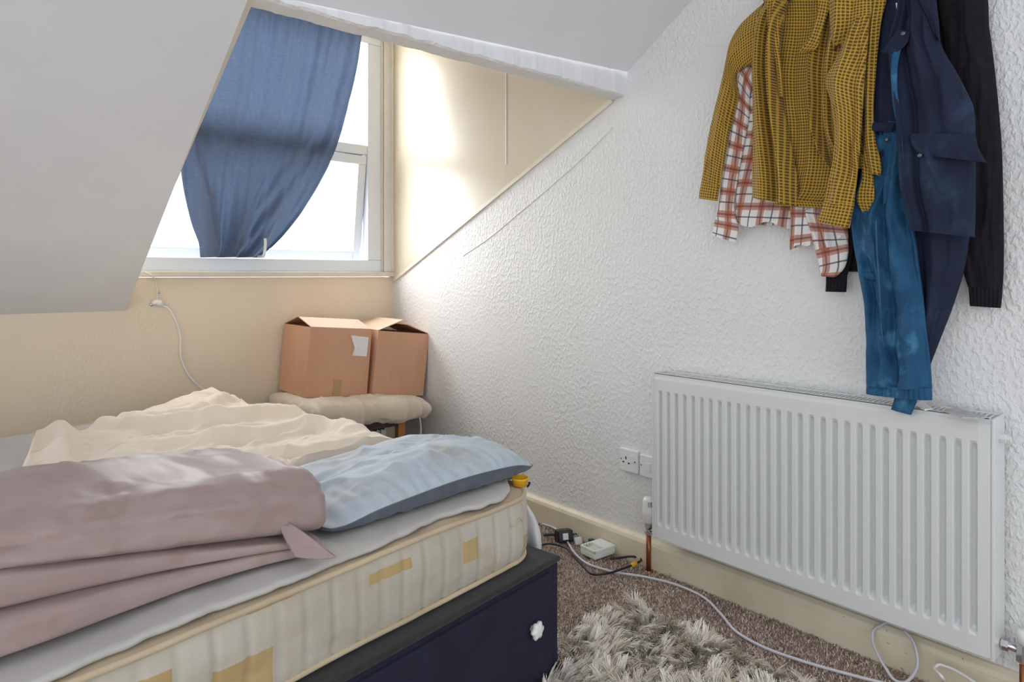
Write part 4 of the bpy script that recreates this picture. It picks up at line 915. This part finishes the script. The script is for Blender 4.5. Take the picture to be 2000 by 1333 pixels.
loft('belt_tab', [(1727, 345, 1744, 342, .135), (1725, 375, 1741, 372, .138), (1725, 400, 1743, 392, .138)], 'denim_teal', jk, .136, .005, n=16, m=14, seed=47, wr=.001)
lbp = [PX(x, y, XR-.128) for x, y in ((1749, 6), (1779, 0), (1777, 16), (1752, 24))]
hexa('care_label', lbp+[q+Vector((.003, 0, 0)) for q in lbp], 'label_paper', jk)

# mustard checked shirt
ys = empty('checked_shirt', PX(1560, 380, XR-.08), 'mustard yellow checked shirt hanging open at the left of the clothes', 'shirt')
loft('back_panel', [(1545, -64, 1645, -64), (1500, -40, 1690, -40), (1510, 40, 1680, 40), (1515, 150, 1650, 150), (1520, 270, 1660, 270), (1515, 340, 1655, 340), (1510, 375, 1640, 380), (1506, 392, 1622, 400), (1520, 402, 1612, 406)], 'mustard_check', ys, .080, .010, folds=[(.55, .5, .07, .012, .1, 1), (.3, .25, .06, -.008, .2, 1)], n=90, m=80, seed=51, wr=.003)
loft('front_panel', [(1532, -62, 1552, -62), (1506, -40, 1548, -40), (1496, 0, 1540, 0), (1476, 45, 1532, 45), (1469, 121, 1524, 121), (1470, 200, 1530, 200), (1470, 300, 1550, 300), (1469, 350, 1560, 360), (1470, 386, 1560, 403)], 'mustard_check', ys, .098, .014, folds=[(.86, .80, .12, .052, 0, 1), (.28, .30, .14, .022, .1, 1), (.55, .52, .08, -.022, .1, 1)], n=90, m=80, seed=53, wr=.003, lip=.002)
loft('front_panel', [(1622, -68, 1690, -68), (1612, -40, 1716, -40), (1602, 20, 1706, 20), (1594, 80, 1696, 80), (1585, 131, 1690, 131), (1583, 193, 1690, 195), (1591, 262, 1688, 262), (1606, 300, 1688, 300), (1624, 326, 1690, 330)], 'mustard_check', ys, .100, .020, folds=[(.04, .05, .05, .026, 0, 1), (.22, .20, .07, -.020, .1, 1), (.42, .40, .08, .024, .0, .9), (.7, .7, .1, .03, 0, 1)], n=90, m=80, seed=55, wr=.005, uo=.004)
loft('hem_band', [(1506, 388, 1620, 396, .094), (1512, 397, 1618, 402, .096), (1524, 403, 1608, 407, .094)], 'mustard_check', ys, .095, .010, n=14, m=70, seed=54, wr=.002, uo=.003)
loft('collar', [(1500, -42, 1545, -44, .128), (1498, 5, 1528, 0, .130), (1500, 60, 1522, 60, .130), (1514, 120, 1524, 122, .128), (1522, 190, 1528, 190, .126)], 'mustard_check', ys, .125, .010, n=50, m=20, seed=56, wr=.002, uo=.005)
loft('collar', [(1596, -42, 1640, -44, .142), (1598, 0, 1624, 4, .145), (1590, 55, 1606, 58, .146), (1574, 84, 1597, 90, .145), (1561, 100, 1590, 99, .142)], 'mustard_check', ys, .142, .008, n=40, m=24, seed=57, wr=.002, uo=.002)
loft('yoke_fold', [(1624, -68, 1688, -68, .12), (1612, -40, 1716, -40, .135), (1620, 20, 1706, 10, .140), (1622, 70, 1694, 46, .142), (1628, 100, 1672, 70, .135)], 'mustard_check', ys, .138, .018, folds=[(.3, .2, .1, .012, 0, 1), (.65, .5, .1, -.01, 0, 1)], n=50, m=44, seed=58, wr=.005)
sl = loft('sleeve', [(1494, 4, 1480, 130), (1470, 26, 1468, 128), (1448, 48, 1453, 134), (1432, 74, 1440, 146), (1422, 108, 1440, 168), (1414, 140, 1443, 180), (1405, 175, 1440, 206), (1394, 222, 1427, 254), (1380, 290, 1415, 314), (1370, 356, 1406, 366)], 'mustard_check', ys, .085, .026, folds=[(.55, .5, .12, .012, .1, .9), (.85, .8, .08, .012, .25, .6)], n=90, m=60, seed=59, wr=.005)
loft('cuff', [(1371, 352, 1407, 360), (1367, 374, 1404, 380), (1365, 388, 1402, 393)], 'mustard_check', sl, .086, .024, n=16, m=40, seed=60, wr=.001)
sl = loft('sleeve', [(1672, 40, 1698, 30, .150), (1640, 104, 1694, 100, .155), (1613, 158, 1688, 172, .158), (1624, 200, 1684, 235, .158), (1630, 250, 1680, 290, .155), (1627, 310, 1676, 330, .150), (1617, 360, 1672, 368, .145), (1608, 396, 1668, 405, .14)], 'mustard_check', ys, .15, .030, folds=[(.35, .45, .12, .016, 0, 1), (.75, .7, .1, -.012, .1, .9)], n=100, m=64, seed=61, wr=.006)
loft('cuff', [(1610, 392, 1669, 400, .142), (1603, 415, 1664, 424, .142), (1596, 433, 1660, 446, .140)], 'mustard_check', sl, .14, .030, n=18, m=50, seed=62, wr=.002)
tl_ = loft('side_fold', [(1696, -70, 1710, -70, .12), (1694, -40, 1732, -40, .13), (1690, 60, 1720, 50, .13), (1687, 150, 1710, 150, .13), (1689, 230, 1706, 230, .13), (1687, 285, 1712, 282, .13), (1689, 318, 1722, 326, .13), (1696, 336, 1720, 344, .128)], 'mustard_check', ys, .13, .018, folds=[(.5, .5, .15, .008, 0, 1)], n=80, m=30, seed=63, wr=.003)
loft('tail', [(1678, 300, 1706, 310, .120), (1684, 340, 1706, 346, .122), (1674, 395, 1710, 396, .125), (1688, 420, 1712, 426, .122), (1706, 444, 1714, 450, .118)], 'mustard_check', ys, .12, .014, n=50, m=30, seed=64, wr=.003)
# hanger
hg = empty('clothes_hanger', PX(1570, -5, XR-.10), 'black clothes hanger inside the neck of the mustard shirt', 'hanger')
tube('bar', [PX(1470, 30, XR-.088), PX(1530, 2, XR-.10), PX(1566, -18, XR-.105), PX(1620, -2, XR-.10), PX(1690, 30, XR-.092)], .008, 'hanger_black', hg, n=40)
hk = PX(1566, -18, XR-.105); tube('hook', [hk, hk+Vector((0, 0, .05)), hk+Vector((.03, 0, .085)), hk+Vector((.07, 0, .075)), hk+Vector((.10, 0, .06))], .003, 'chrome', hg, n=24)
